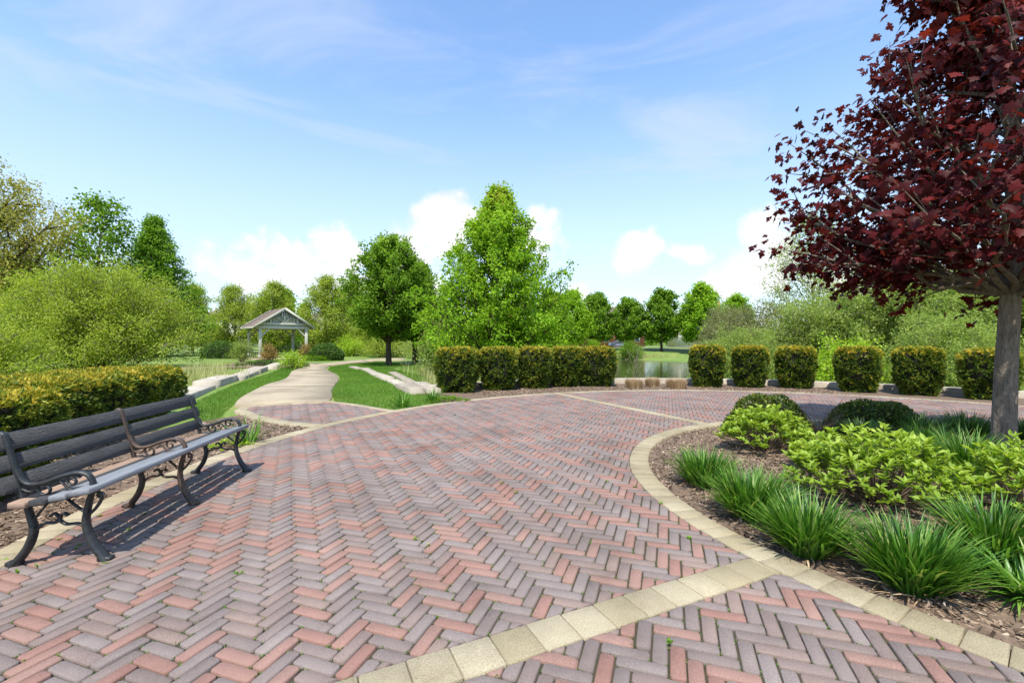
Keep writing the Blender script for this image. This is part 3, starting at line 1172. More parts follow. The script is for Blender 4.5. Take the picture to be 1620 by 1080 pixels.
def bench_frame(root, v, mat):
    fr = empty('frame')
    fr.parent = root
    fr.location = (0, v, 0)

    def bar(name, pts, r, flat=(1.25, .8), sides=8):
        mb = MB()
        for q, rr in zip(pts, r):
            tube(mb, q, rr, sides, flat=flat)
        return mb.build(name, mat, fr, smooth=True)
    fl = spline([(-.055, .405), (-.075, .32), (-.085, .22), (-.05, .11), (.0, .035), (.025, .0)])
    bar('front_leg', [fl, spline([(.0, .40), (-.005, .36), (-.035, .31), (-.075, .27)]), spiral(-.012, .385, .022, .008, 0, 4.5)], [np.linspace(.017, .030, len(fl)), .011, .008])
    rl = spline([(-.40, .36), (-.375, .27), (-.36, .20), (-.385, .11), (-.43, .04), (-.465, .0)])
    bar('rear_leg', [rl], [np.linspace(.017, .030, len(rl))])
    st = [spline([(-.08, .20), (-.13, .225), (-.19, .225), (-.225, .255), (-.205, .29), (-.18, .275)]), spline([(-.362, .19), (-.30, .235), (-.25, .235), (-.225, .255), (-.25, .29), (-.275, .275)]),
          spline([(-.09, .29), (-.14, .33), (-.19, .375)]), spline([(-.37, .25), (-.33, .30), (-.29, .35)])]
    bar('stretcher', st, [.0105, .0105, .009, .008])
    bar('seat_rail', [spline([(-.415, .345), (-.33, .352), (-.22, .372), (-.12, .398), (-.02, .412)])], [.014])
    up = spline([(-.405, .35), (-.425, .42), (-.455, .55), (-.485, .66), (-.505, .735), (-.52, .765), (-.545, .765), (-.555, .745)], 34)
    bar('back_upright', [up], [np.concatenate([np.full(len(up) - 8, .017), np.linspace(.016, .009, 8)])])
    arm = spline([(-.45, .56), (-.425, .50), (-.385, .468), (-.31, .472), (-.22, .505), (-.13, .525), (-.075, .51), (-.05, .47), (-.045, .44), (-.005, .432)], 44)
    sc = [spiral(-.30, .435, .05, .010, 1.2, 1.2 + 8.0, 26), spiral(-.155, .478, .042, .009, .4, .4 + 7.2, 24),
          spline([(-.255, .46), (-.22, .475), (-.185, .44), (-.14, .42), (-.07, .435)]), spline([(-.40, .385), (-.33, .385), (-.25, .40), (-.16, .425), (-.07, .44)]),
          spline([(-.42, .44), (-.39, .425), (-.36, .43), (-.33, .47)])]
    bar('armrest', [arm] + sc, [.0165, .0085, .0085, .008, .010, .008])
    for (u, s) in ((.02, 1), (-.46, -1)):
        ft = MB()
        bevel_box(ft, (u, 0, .012), (.075, .05, .024), .006)
        ft.build('foot', mat, fr)


def build_bench():
    root = empty('park_bench', (-2.44, 2.71, 0), math.atan2(.128, .992))
    tag(root, 'long slatted park bench with scrolled black iron frames, by the hedge', 'bench')
    for v, m in ((0.0, M['iron']), (.935, M['iron_worn']), (1.875, M['iron'])):
        bench_frame(root, v, m)
    y0, y1 = -.10, 1.955
    seat = [(-.375, .372, -.02, M['wood_brown'], .092), (-.272, .384, .06, M['wood_grey'], .086), (-.168, .408, .13, M['wood_light'], .092), (-.052, .434, .13, M['wood_light'], .108)]
    for (u, z, tl, m, w) in seat:
        mb = MB()
        bevel_box(mb, (0, (y0 + y1) / 2, 0), (w, y1 - y0 + prng.uniform(-.01, .01), .034), .005)
        o = mb.build('seat_slat', m, root)
        o.location = (u, 0, z)
        o.rotation_euler = (0, -tl, 0)
    for k, (t, w) in enumerate(((.23, .098), (.54, .098), (.86, .104))):
        u, z = -.405 + t * (-.105), .395 + t * .37
        mb = MB()
        bevel_box(mb, (0, (y0 + y1) / 2, 0), (.032, y1 - y0 + prng.uniform(-.01, .01), w), .005)
        o = mb.build('back_slat', M['wood_grey'], root)
        o.location = (u - .022, 0, z)
        o.rotation_euler = (0, -.27, 0)


build_bench()


# ---------------------------------------------------------------- clipped yews
def yew_points(rng, n, a, b, h, rnd):
    """points on the outside of a clipped block with its outward directions"""
    wt, wf, ws = 4 * a * b, 2 * 2 * a * h, 2 * 2 * b * h
    k = rng.choice(3, n, p=np.array([wt * 1.15, wf, ws]) / (wt * 1.15 + wf + ws))
    x, y, z = rng.uniform(-1, 1, n), rng.uniform(-1, 1, n), rng.uniform(0, 1, n)
    s = np.where(rng.random(n) < .5, -1.0, 1.0)
    P = np.stack([x * a, y * b, z * h], 1)
    N = np.zeros((n, 3))
    P[k == 0, 2] = h
    N[k == 0, 2] = 1
    P[k == 1, 1] = (s * b)[k == 1]
    N[k == 1, 1] = s[k == 1]
    P[k == 2, 0] = (s * a)[k == 2]
    N[k == 2, 0] = s[k == 2]
    # rounded corners: pull towards an inner box
    inner = np.array([a - rnd, b - rnd, h - rnd])
    Q = np.stack([np.clip(P[:, 0], -inner[0], inner[0]), np.clip(P[:, 1], -inner[1], inner[1]), np.minimum(P[:, 2], inner[2])], 1)
    d = unit(P - Q)
    P = Q + d * rnd
    N = unit(N + d * 1.2)
    # narrower towards the foot
    t = P[:, 2] / h
    f = .66 + .34 * sstep(-.1, .5, t)
    P[:, :2] *= f[:, None]
    return P, N, t, k


def yew(name, label, group, loc, a, b, h, rz, n, seed, cat='yew', sp=.07, lump=.07, gold=.86):
    rng = np.random.default_rng(seed)
    root = tag(empty(name, loc, rz), label, cat, group)
    per = 10
    nc = n // per
    P, N, t, k = yew_points(rng, nc, a, b, h, min(.19, a * .38))
    ph = rng.uniform(0, 6, 6)
    w = np.sin(P[:, 0] * 9 + ph[0]) * np.sin(P[:, 1] * 9 + ph[1]) + np.sin(P[:, 2] * 11 + ph[2]) * np.sin((P[:, 0] + P[:, 1]) * 7 + ph[3])
    depth = rng.exponential(.032, nc) - .012
    P = P + N * (lump * .5 * w[:, None]) * np.where(t > .93, .25, 1)[:, None] - N * depth[:, None]
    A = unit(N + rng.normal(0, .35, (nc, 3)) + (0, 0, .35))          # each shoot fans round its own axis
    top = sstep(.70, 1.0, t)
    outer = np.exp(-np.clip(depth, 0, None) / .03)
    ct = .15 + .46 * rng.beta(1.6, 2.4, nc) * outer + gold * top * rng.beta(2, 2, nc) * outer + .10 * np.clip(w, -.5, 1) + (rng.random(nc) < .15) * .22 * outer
    Pq = np.repeat(P, per, 0) + rng.normal(0, .010, (nc * per, 3))
    D = np.repeat(A, per, 0) + rng.normal(0, .62, (nc * per, 3))
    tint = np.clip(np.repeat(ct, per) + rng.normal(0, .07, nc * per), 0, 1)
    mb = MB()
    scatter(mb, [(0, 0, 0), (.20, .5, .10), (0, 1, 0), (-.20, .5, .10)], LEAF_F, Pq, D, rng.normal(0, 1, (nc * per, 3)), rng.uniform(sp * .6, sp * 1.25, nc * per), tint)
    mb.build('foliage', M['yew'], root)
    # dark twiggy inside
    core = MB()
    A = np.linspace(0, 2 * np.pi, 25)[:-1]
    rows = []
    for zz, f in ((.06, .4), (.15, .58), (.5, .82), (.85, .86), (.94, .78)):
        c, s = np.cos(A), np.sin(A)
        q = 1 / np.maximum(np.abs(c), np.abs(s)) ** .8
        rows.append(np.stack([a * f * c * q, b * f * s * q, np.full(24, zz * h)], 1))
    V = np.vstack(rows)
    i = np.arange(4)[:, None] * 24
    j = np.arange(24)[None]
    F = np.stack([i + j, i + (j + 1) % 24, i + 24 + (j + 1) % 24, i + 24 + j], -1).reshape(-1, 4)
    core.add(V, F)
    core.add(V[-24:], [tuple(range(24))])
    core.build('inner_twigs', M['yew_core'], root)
    st = MB()
    for q in range(5):
        ang = q * 1.3
        tube(st, [(.08 * math.cos(ang), .08 * math.sin(ang), -.08), (.16 * math.cos(ang), .16 * math.sin(ang), .3)], [.025, .015], 6)
    st.build('stem', M['bark_dark'], root)
    return root


def ring_pos(px, py, back):
    x, y = g(px, py)
    d = math.hypot(x, y)
    return (x + x / d * back, y + y / d * back)


# five in the middle run
mid = [(724, 621, 0.50, .50, 'first yew of the touching row of five, nearest the stone slabs'), (789, 617, 0.49, .5, 'second yew of the touching row of five from the lawn'),
       (846, 614, 0.47, .5, 'middle yew of the touching row of five before the big maple'), (895, 611.5, 0.43, .5, 'fourth yew of the touching row of five, from the lawn'),
       (944, 611, 0.51, .5, 'fifth yew of the touching row, beside the gap to the pond')]
for k, (px, py, a, b, lab) in enumerate(mid):
    x, y = ring_pos(px, py, .5)
    yew('clipped_yew', lab, 'clipped yews round the plaza', (x, y, -.03), a, b * .85, 1.13, prng.uniform(-.1, .1) - .15, 15000, 20 + k)
right = [(1119, 612, .43, .5, 'box-shaped yew beside the tan cut grasses, by the pond gap'), (1186, 612.5, .43, .5, 'second box-shaped yew right of the pond gap'),
         (1259, 614, .45, .5, 'third box-shaped yew right of the pond gap, behind the low mounds'), (1357, 620, .44, .52, 'fourth box-shaped yew right of the pond gap'),
         (1453, 625, .45, .55, 'fifth box-shaped yew, just left of the red maple trunk'), (1566, 632, .48, .6, 'largest box-shaped yew, half behind the red maple trunk')]
for k, (px, py, a, b, lab) in enumerate(right):
    x, y = ring_pos(px, py, .5)
    yew('clipped_yew', lab, 'clipped yews round the plaza', (x, y, -.03), a * prng.uniform(.95, 1.05), b * .74, 1.14 * prng.uniform(.97, 1.03), -math.atan2(x, y) + prng.uniform(-.1, .1), 15000, 40 + k)
# left hedges behind the bench
yew('yew_hedge', 'long flat-topped yew hedge behind the far end of the bench', 'hedges behind the bench', (-6.15, 6.55, -.06), .62, 1.80, .88, R(15), 60000, 61, 'hedge', .058, .07, .72)
yew('yew_hedge', 'nearer yew hedge behind the bench, cut off by the picture edge', 'hedges behind the bench', (-4.70, 2.95, -.06), .66, 1.30, .90, R(4), 76000, 62, 'hedge', .046, .06, .72)

# cut ornamental grasses in the gap
for k, (px, py, r, hh, lab) in enumerate([(1003, 613, .30, .26, 'tan cut-back grass clump, the leftmost of three'), (1032, 611, .24, .25, 'smallest tan cut-back grass clump, between two larger ones'), (1070, 613.5, .33, .27, 'tan cut-back grass clump beside the box-shaped yew')]):
    x, y = ring_pos(px, py, .3)
    rng = np.random.default_rng(70 + k)
    mb = MB()
    blades(mb, rng, (0, 0, 0), 1500, hh * 1.1, .010, (0, .5), .12, 2, r * .75)
    root = tag(empty('cut_grass', (x, y, -.03)), lab, 'grass clump', 'cut-back grasses by the pond gap')
    mb.build('stubble', M['straw'], root)


# ---------------------------------------------------------------- planting bed
def lily(label, loc, r, hgt, n, seed, mat='lily', W=.018, droop=1.0, lean=(.05, .75), group='daylily clumps in the bed'):
    rng = np.random.default_rng(seed)
    root = tag(empty('daylily', (loc[0], loc[1], bed_z(*loc) - .01)), label, 'daylily', group)
    mb = MB()
    blades(mb, rng, (0, 0, 0), int(n * 1.7), hgt * .94, W * .95, (lean[0], lean[1] * 1.1), droop * .75, 5, r * .38, (0, 1))
    mb.build('blades', M[mat], root)
    dm = MB()
    blades(dm, rng, (0, 0, 0), 40, hgt * .6, W * .8, (.8, 1.5), .6, 3, r * .40, (0, 1))
    dm.build('dead_blades', M['straw'], root)['kind'] = 'stuff'
    return root


lily('daylily clump nearest the tip of the bed, first in the front row', g(1116, 765), .36, .40, 330, 81)
lily('second daylily clump of the front row along the kerb', g(1190, 812), .40, .42, 420, 82)
lily('third daylily clump of the front row along the kerb', g(1277, 866), .34, .41, 400, 83)
lily('wide daylily clump, fourth and most upright of the front row', g(1445, 922), .34, .42, 430, 84)
lily('daylily clump just behind the wide upright one', g(1572, 890), .30, .42, 330, 85)
lily('daylily cut by the picture edge with splayed pale blades', g(1640, 945), .26, .34, 160, 86, W=.022, lean=(.5, 1.2))
lily('fine arching daylily clump at the foot of the red maple', g(1535, 770), .40, .50, 520, 87, W=.013, droop=1.3)
lily('arching daylily clump before the dark boxwood mound', g(1365, 706), .42, .34, 380, 88, 'lily_shaded', .016, 1.2)
lily('shaded daylily clump between the dark mound and the maple trunk', g(1455, 702), .40, .40, 380, 89, 'lily_shaded', .016)
lily('shaded daylily clump just left of the maple trunk', g(1528, 697), .40, .42, 380, 90, 'lily_shaded', .016)
lily('shaded daylily clump just right of the maple trunk', g(1636, 704), .36, .42, 300, 91, 'lily_shaded', .016)
lily('pale arching daylily clump between the chartreuse shrubs and the trunk', g(1470, 730), .40, .40, 380, 92, 'lily', .013, 1.3)


def leafy_shrub(name, label, cat, group, loc, rx, ry, hgt, n_stem, per, lsize, seed, mat, z0=None, tmpl=None):
    """low shrub: stems fan out of the crown and carry whorls of leaves"""
    rng = np.random.default_rng(seed)
    root = tag(empty(name, (loc[0], loc[1], bed_z(*loc) - .01 if z0 is None else z0)), label, cat, group)
    st, lf = MB(), MB()
    for k in range(n_stem):
        a, q = rng.uniform(0, 2 * np.pi), math.sqrt(rng.uniform(0, 1))
        ex, ey = rx * q * math.cos(a), ry * q * math.sin(a)
        ez = hgt * (1 - .68 * q ** 2.6) * rng.uniform(.72, 1.08)
        pts = bez((ex * .15, ey * .15, 0), (ex * .75, ey * .75, ez * .45), (ex, ey, ez), 5)
        tube(st, pts, np.linspace(.004, .0018, 5), 4, cap=False)
        ax = unit(pts[-1] - pts[-2])
        m = rng.integers(int(per * .7), int(per * 1.3))
        t = rng.beta(1.7, 1, m)
        base = pts[-1] + (pts[2] - pts[-1]) * (1 - t)[:, None] * .75
        az = np.arange(m) * 2.4 + rng.uniform(0, 6)
        D = np.stack([np.cos(az), np.sin(az), rng.uniform(-.1, .9, m)], 1) + ax * .5
        scatter(lf, tmpl or [(0, 0, 0), (.20, .35, .07), (.17, .65, .06), (0, 1, -.10), (-.17, .65, .06), (-.20, .35, .07)], BROAD_F, base, D, rng.normal(0, .25, (m, 3)) + (0, 0, 1), lsize * rng.uniform(.6, 1.2, m) * (.6 + .4 * t), np.clip(rng.beta(2, 2, m) * .7 + .3 * (ez / hgt) * t - .1, 0, 1))
    st.build('stems', M['twig'], root)
    lf.build('foliage', M[mat], root)
    return root


leafy_shrub('leafy_shrub', 'round chartreuse shrub before the small boxwood mound', 'shrub', 'chartreuse shrubs in the bed', g(1213, 716), .54, .46, .48, 200, 17, .074, 101, 'spirea')
leafy_shrub('leafy_shrub', 'widest chartreuse shrub with bare stems showing, mid bed', 'shrub', 'chartreuse shrubs in the bed', (2.86, 3.58), .66, .50, .56, 300, 18, .068, 102, 'spirea')
leafy_shrub('leafy_shrub', 'chartreuse shrub cut by the right picture edge', 'shrub', 'chartreuse shrubs in the bed', (3.72, 3.30), .44, .40, .50, 110, 16, .075, 103, 'spirea')
leafy_shrub('leafy_shrub', 'small sprig-like chartreuse shrub joining the two larger ones', 'shrub', 'chartreuse shrubs in the bed', g(1300, 752), .30, .28, .34, 60, 15, .08, 104, 'spirea')


def mound(name, label, cat, group, loc, rx, ry, hgt, n, seed, mat, lsize, z0=None, squash=2.4, gold=.0, core=True, rz=0):
    """dense rounded bush"""
    rng = np.random.default_rng(seed)
    root = tag(empty(name, (loc[0], loc[1], (bed_z(*loc) if z0 is None else z0) - .01), rz), label, cat, group)
    d = unit(rng.normal(0, 1, (n, 3)))
    d[:, 2] = np.abs(d[:, 2])
    k = (np.abs(d[:, 0]) ** squash + np.abs(d[:, 1]) ** squash + np.abs(d[:, 2]) ** squash) ** (-1 / squash)
    ph = rng.uniform(0, 6, 3)
    lump = 1 + .05 * np.sin(d[:, 0] * 7 + ph[0]) * np.sin(d[:, 1] * 8 + ph[1]) + .04 * np.sin(d[:, 2] * 9 + ph[2])
    dep = rng.exponential(.05, n)
    P = d * (k * lump * (1 - dep))[:, None] * (rx, ry, hgt)
    D = d + rng.normal(0, .7, (n, 3)) + (0, 0, .3)
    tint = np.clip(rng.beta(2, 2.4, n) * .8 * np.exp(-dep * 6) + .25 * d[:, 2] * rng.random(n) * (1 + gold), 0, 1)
    mb = MB()
    scatter(mb, BROAD_T, BROAD_F, P, D, rng.normal(0, .6, (n, 3)) + d, rng.uniform(.6, 1.2, n) * lsize, tint)
    mb.build('foliage', M[mat], root)
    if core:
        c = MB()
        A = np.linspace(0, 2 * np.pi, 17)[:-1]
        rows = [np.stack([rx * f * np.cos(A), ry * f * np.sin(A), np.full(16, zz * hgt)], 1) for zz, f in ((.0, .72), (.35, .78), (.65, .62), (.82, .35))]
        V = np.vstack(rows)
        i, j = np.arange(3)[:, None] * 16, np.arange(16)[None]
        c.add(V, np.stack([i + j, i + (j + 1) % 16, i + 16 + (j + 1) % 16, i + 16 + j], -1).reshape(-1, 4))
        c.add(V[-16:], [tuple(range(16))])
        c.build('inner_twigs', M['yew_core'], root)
    return root


mound('boxwood', 'low rounded boxwood mound with golden tips, nearer the tip of the bed', 'boxwood', 'boxwood mounds', g(1212, 688), .50, .42, .52, 5200, 111, 'boxwood', .035, gold=1.0)
mound('boxwood', 'dark low boxwood mound in the shade of the red maple', 'boxwood', 'boxwood mounds', g(1383, 690), .58, .42, .43, 6000, 112, 'boxwood', .035)
# bare twigs between the mounds
mb = MB()
rng = np.random.default_rng(9)
for k in range(46):
    a = rng.uniform(0, 2 * np.pi)
    L = rng.uniform(.25, .5)
    e = np.array([math.cos(a) * L * .7, math.sin(a) * L * .7, L * rng.uniform(.3, 1)])
    tube(mb, bez((0, 0, 0), e * (.4, .4, .7), e, 5), np.linspace(.005, .0015, 5), 4, cap=False)
    s = e * .6
    f = e + rng.normal(0, .08, 3)
    tube(mb, [s, (s + f) / 2, f], [.003, .002, .001], 4, cap=False)
x, y = g(1296, 692)
tag(mb.build('bare_shrub', M['twig']), 'leafless twiggy shrub between the two boxwood mounds', 'shrub').location = (x, y, bed_z(x, y))


# ---------------------------------------------------------------- trees
def make_tree(name, label, cat, group, loc, Ht, base, prof, Rc, tr, n_limb, n_leaf, lsize, lmat, bmat, seed, clump=.3, rise=.7, sub=4, tmpl=(LEAF_T, LEAF_F), droop=.25, lean=(0, 0), top_tint=0.0, inner=.35, parts=0, zbase=None, fork=None, tr_top=.86, upright=0.0, tb=.95):
    rng = np.random.default_rng(seed)
    z0 = float(ground_h(loc[0], loc[1])) if zbase is None else zbase
    root = tag(empty(name, (loc[0], loc[1], z0)), label, cat, group)
    tk = MB()
    nt = 12
    tz = np.linspace(-.25, Ht * (tr_top if fork is None else fork), nt)
    ph = rng.uniform(0, 6, 2)
    wob = .012 * Ht
    tx = wob * np.sin(tz / Ht * 5 + ph[0]) * np.clip(tz / Ht, 0, 1) * 2 + lean[0] * tz
    ty = wob * np.sin(tz / Ht * 6 + ph[1]) * np.clip(tz / Ht, 0, 1) * 2 + lean[1] * tz
    TP = np.stack([tx, ty, tz], 1)
    f = np.clip(tz / Ht, 0, 1)
    trad = tr * (1 - f) ** .8 + .006 + tr * .22 * np.exp(-np.clip(tz, 0, None) / (tr * 1.2))
    tube(tk, TP, trad, 12)

    def trunk_at(z):
        return np.array([np.interp(z, tz, TP[:, 0]), np.interp(z, tz, TP[:, 1]), min(z, tz[-1])]), float(np.interp(z, tz, trad))
    cents, wts = [], []
    for k in range(n_limb):
        t = (k + rng.uniform(0, 1)) / n_limb
        t = t ** tb
        zc = base + t * (Ht - base)
        q = rng.uniform(.45, 1.0) ** .6
        r = Rc * prof(t) * q
        az = k * 2.39996 + rng.normal(0, .35)
        zs = max(base * .82, zc - rise * r - rng.uniform(0, .15) * Ht)
        zs = min(zs, tz[-1])
        s, sr = trunk_at(zs)
        e = np.array([r * math.cos(az), r * math.sin(az), zc + upright * r]) + s * (1, 1, 0)
        mid = s * .5 + e * .5 + np.array([0, 0, -.12 * (zc - zs) + .05 * r])
        pts = bez(s, mid, e, 7)
        pts[1:-1] += rng.normal(0, .025 * r + .004, (5, 3))
        r0 = min(sr * .42, .012 + .032 * r * (tr / .12) ** .6)
        tube(tk, pts, np.linspace(r0, .006, 7), 6, cap=False)
        for m in range(3, 7):
            cents.append(pts[m])
            wts.append(.3 + .7 * (m - 2) / 4)
        for m in range(sub):
            p = rng.uniform(inner, .95)
            b = pts[0] * 0 + np.array([np.interp(p * 6, range(7), pts[:, c]) for c in range(3)])
            dv = unit(rng.normal(0, .7, 3) * (1, 1, .6) + unit(e - s) * 1.0 + (0, 0, .25 + upright * 2)) * rng.uniform(.12, .36) * Rc * max(.35, prof(t))
            f2 = b + dv
            tube(tk, bez(b, b + dv * .5 + (0, 0, .03), f2, 4), np.linspace(max(.005, r0 * .35), .003, 4), 4, cap=False)
            cents += [b + dv * .6, f2]
            wts += [.7, 1.0]
    tk.build('trunk', bmat, root, smooth=True)
    cents, wts = np.array(cents), np.array(wts)
    pick = rng.choice(len(cents), n_leaf, p=wts / wts.sum())
    P = cents[pick] + rng.normal(0, clump, (n_leaf, 3)) * (1, 1, .75)
    ctint = rng.uniform(-.16, .16, len(cents))[pick]
    axis = np.stack([np.interp(P[:, 2], tz, TP[:, 0]), np.interp(P[:, 2], tz, TP[:, 1]), P[:, 2]], 1)
    out = unit(P - axis + (0, 0, 1e-3))
    D = out * .6 + rng.normal(0, .6, (n_leaf, 3)) + (0, 0, -droop)
    N = rng.normal(0, .55, (n_leaf, 3)) + (0, 0, .8) + out * .35
    tt = np.clip((P[:, 2] - base) / (Ht - base), 0, 1)
    tint = np.clip(rng.beta(2.2, 2.2, n_leaf) * .75 + .1 + ctint + top_tint * sstep(.72, 1.0, tt), 0, 1)
    size = lsize * rng.uniform(.6, 1.25, n_leaf)
    keep = np.ones(n_leaf, bool)
    if parts:
        # the leaves that show largest stand alone
        cw = np.array(camo.location) - np.array([loc[0], loc[1], z0])
        dist = np.linalg.norm(P - cw, axis=1) / size
        wx = P + np.array([loc[0], loc[1], z0])
        vis = (np.abs(wx[:, 0]) < wx[:, 1] * 1.10) & ((wx[:, 2] - H_EYE) < wx[:, 1] * .74)
        sel = np.argsort(np.where(vis, dist, 1e9))[:parts]
        keep[sel] = False
    mb = MB()
    scatter(mb, tmpl[0], tmpl[1], P[keep], D[keep], N[keep], size[keep], tint[keep])
    cr = mb.build('crown', lmat, root)
    for i in np.nonzero(~keep)[0]:
        b = MB()
        scatter(b, tmpl[0], tmpl[1], np.zeros((1, 3)), D[i:i + 1], N[i:i + 1], size[i:i + 1], tint[i:i + 1])
        o = b.build('leaf', lmat, cr)
        o.location = P[i]
    return root


def dome(p=.5, lo=.35):
    return lambda t: (lo + (1 - lo) * min(1, t / .28) ** .7) * max(0.02, (1 - max(0, (t - .28) / .72) ** 1.7)) ** p


# crimson maple in the bed
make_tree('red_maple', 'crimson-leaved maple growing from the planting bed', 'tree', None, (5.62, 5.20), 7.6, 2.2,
          lambda t: max(.06, (1 - t) ** .95), 2.72, .104, 110, 21000, .096, M['red_leaf'], M['bark_dappled'], 201, clump=.125, rise=.42, sub=8,
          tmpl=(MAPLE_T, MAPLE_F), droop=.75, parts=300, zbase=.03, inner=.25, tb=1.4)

# big green maple behind the middle yews and the one on the lawn
make_tree('green_maple', 'tall bright green maple behind the middle row of yews', 'tree', 'green maples beyond the plaza', (-.55, 20.0), 9.1, .9,
          lambda t: max(.05, (.85 + .15 * min(1, t / .15)) * (1 - t ** 1.65)), 4.15, .17, 160, 84000, .105, M['maple'], M['bark_dark'], 202, clump=.13, rise=.95, sub=7, tmpl=(BROAD_T, BROAD_F), top_tint=.30, droop=.3, upright=.22)
make_tree('green_maple', 'rounded green maple with bare trunk, on the lawn beside the path', 'tree', 'green maples beyond the plaza', g(615, 577), 7.1, 1.6,
          dome(.6, .6), 2.7, .16, 90, 36000, .13, M['maple2'], M['bark_dark'], 203, clump=.14, upright=.12, rise=.75, sub=6, tmpl=(BROAD_T, BROAD_F), top_tint=.2)
make_tree('green_maple', 'green maple just behind the rounded one, only its trunk and flank showing', 'tree', 'green maples beyond the plaza', (-6.0, 28.2), 6.2, 1.7,
          dome(.6, .6), 2.2, .17, 60, 18000, .15, M['maple2'], M['bark_dark'], 204, clump=.22, rise=.75, sub=5, tmpl=(BROAD_T, BROAD_F))
# feathery tall tree, left
make_tree('feathery_tree', 'pointed feathery green tree rising behind the willow shrub', 'tree', None, (-32.2, 41), 12.5, 1.5,
          lambda t: max(.02, (1 - t)), 5.4, .26, 140, 36000, .22, M['conifer'], M['bark_dark'], 205, clump=.22, rise=.10, sub=8, tmpl=(LEAF_T, LEAF_F), droop=.15, tr_top=.97)
# old spreading tree far left
make_tree('old_willow', 'spreading old tree with dark forked limbs and yellow-olive leaves, far left', 'tree', None, (-36.2, 29.5), 13.8, 3.6,
          lambda t: max(.1, math.sin(math.pi * min(1, .18 + t * .80)) ** .7), 6.6, .50, 60, 70000, .19, M['willow2'], M['bark_dark'], 206, clump=.42, rise=1.0, sub=9, tmpl=(LEAF_T, LEAF_F), droop=.5, fork=.5)
make_tree('poplar', 'airy bright green tree beside the old spreading tree', 'tree', None, (-33.0, 36.5), 13.2, 3.0,
          lambda t: max(.1, math.sin(math.pi * min(1, .2 + t * .75)) ** .8), 3.2, .2, 40, 6500, .24, M['maple2'], M['bark_pale'], 207, clump=.40, rise=.9, sub=5, tmpl=(BROAD_T, BROAD_F), droop=.4)


def multi_stem(name, label, cat, group, loc, rx, ry, Ht, n_stem, n_leaf, lsize, lmat, bmat, seed, clump=.22, sub=5, tmpl=(LEAF_T, LEAF_F), z0=None, open_=.3, stemr=.05, p=.5):
    """shrub or small tree of many stems that fan from the ground and fill a dome"""
    rng = np.random.default_rng(seed)
    z0 = float(ground_h(loc[0], loc[1])) - .05 if z0 is None else z0
    root = tag(empty(name, (loc[0], loc[1], z0)), label, cat, group)
    tk = MB()
    cents, wts = [], []
    for k in range(n_stem):
        a, q = k * 2.39996 + rng.normal(0, .2), math.sqrt((k + .5) / n_stem)
        ez = Ht * max(.12, (1 - q ** 2.3)) ** p * rng.uniform(.82, 1.03)
        e = np.array([rx * q * math.cos(a), ry * q * math.sin(a), ez])
        s = np.array([rx * .14 * q * math.cos(a), ry * .14 * q * math.sin(a), 0])
        pts = bez(s, np.array([e[0] * .55, e[1] * .55, ez * .62]), e, 8)
        pts[1:-1] += rng.normal(0, .02 * Ht, (6, 3)) * (1, 1, .3)
        tube(tk, pts, np.linspace(stemr * (1.1 - .5 * q), .007, 8), 5, cap=False)
        for m in range(2, 8):
            cents.append(pts[m])
            wts.append(open_ + m / 9)
        for m in range(sub):
            pp = rng.uniform(.3, .95)
            b = np.array([np.interp(pp * 7, range(8), pts[:, c]) for c in range(3)])
            dv = unit(rng.normal(0, 1, 3) + unit(e - s) * .7 + np.array([e[0] / rx, e[1] / ry, 0]) * .5) * rng.uniform(.1, .28) * min(rx, Ht)
            if b[2] + dv[2] < .05:
                dv[2] = abs(dv[2])
            tube(tk, [b, b + dv * .5 + (0, 0, .02), b + dv], [.016, .010, .004], 4, cap=False)
            cents += [b + dv * .5, b + dv]
            wts += [.8, 1.0]
    tk.build('stems', bmat, root)
    cents, wts = np.array(cents), np.array(wts)
    pick = rng.choice(len(cents), n_leaf, p=wts / wts.sum())
    P = cents[pick] + rng.normal(0, clump, (n_leaf, 3)) * (1, 1, .8)
    P[:, 2] = np.abs(P[:, 2]) + .02
    ct = rng.uniform(-.15, .15, len(cents))[pick]
    out = unit(P * (1, 1, .4))
    D = out * .5 + rng.normal(0, .7, (n_leaf, 3))
    N = rng.normal(0, .6, (n_leaf, 3)) + (0, 0, .7) + out * .3
    mb = MB()
    scatter(mb, tmpl[0], tmpl[1], P, D, N, lsize * rng.uniform(.6, 1.3, n_leaf), np.clip(rng.beta(2, 2, n_leaf) * .8 + .1 + ct, 0, 1))
    mb.build('foliage', lmat, root)
    return root


# broad willow shrub on the left
multi_stem('willow_shrub', 'broad dome of yellow-green willow behind the left hedge', 'willow', None, (-20.4, 22.0), 5.0, 3.6, 5.5, 90, 95000, .105, M['willow'], M['bark_pale'], 221, clump=.22, sub=9)
multi_stem('willow_shrub', 'lower willow bush at the picture edge beside the broad dome', 'willow', None, (-18.9, 15.6), 3.2, 2.6, 2.9, 46, 34000, .085, M['willow'], M['bark_pale'], 222, clump=.28, sub=6)

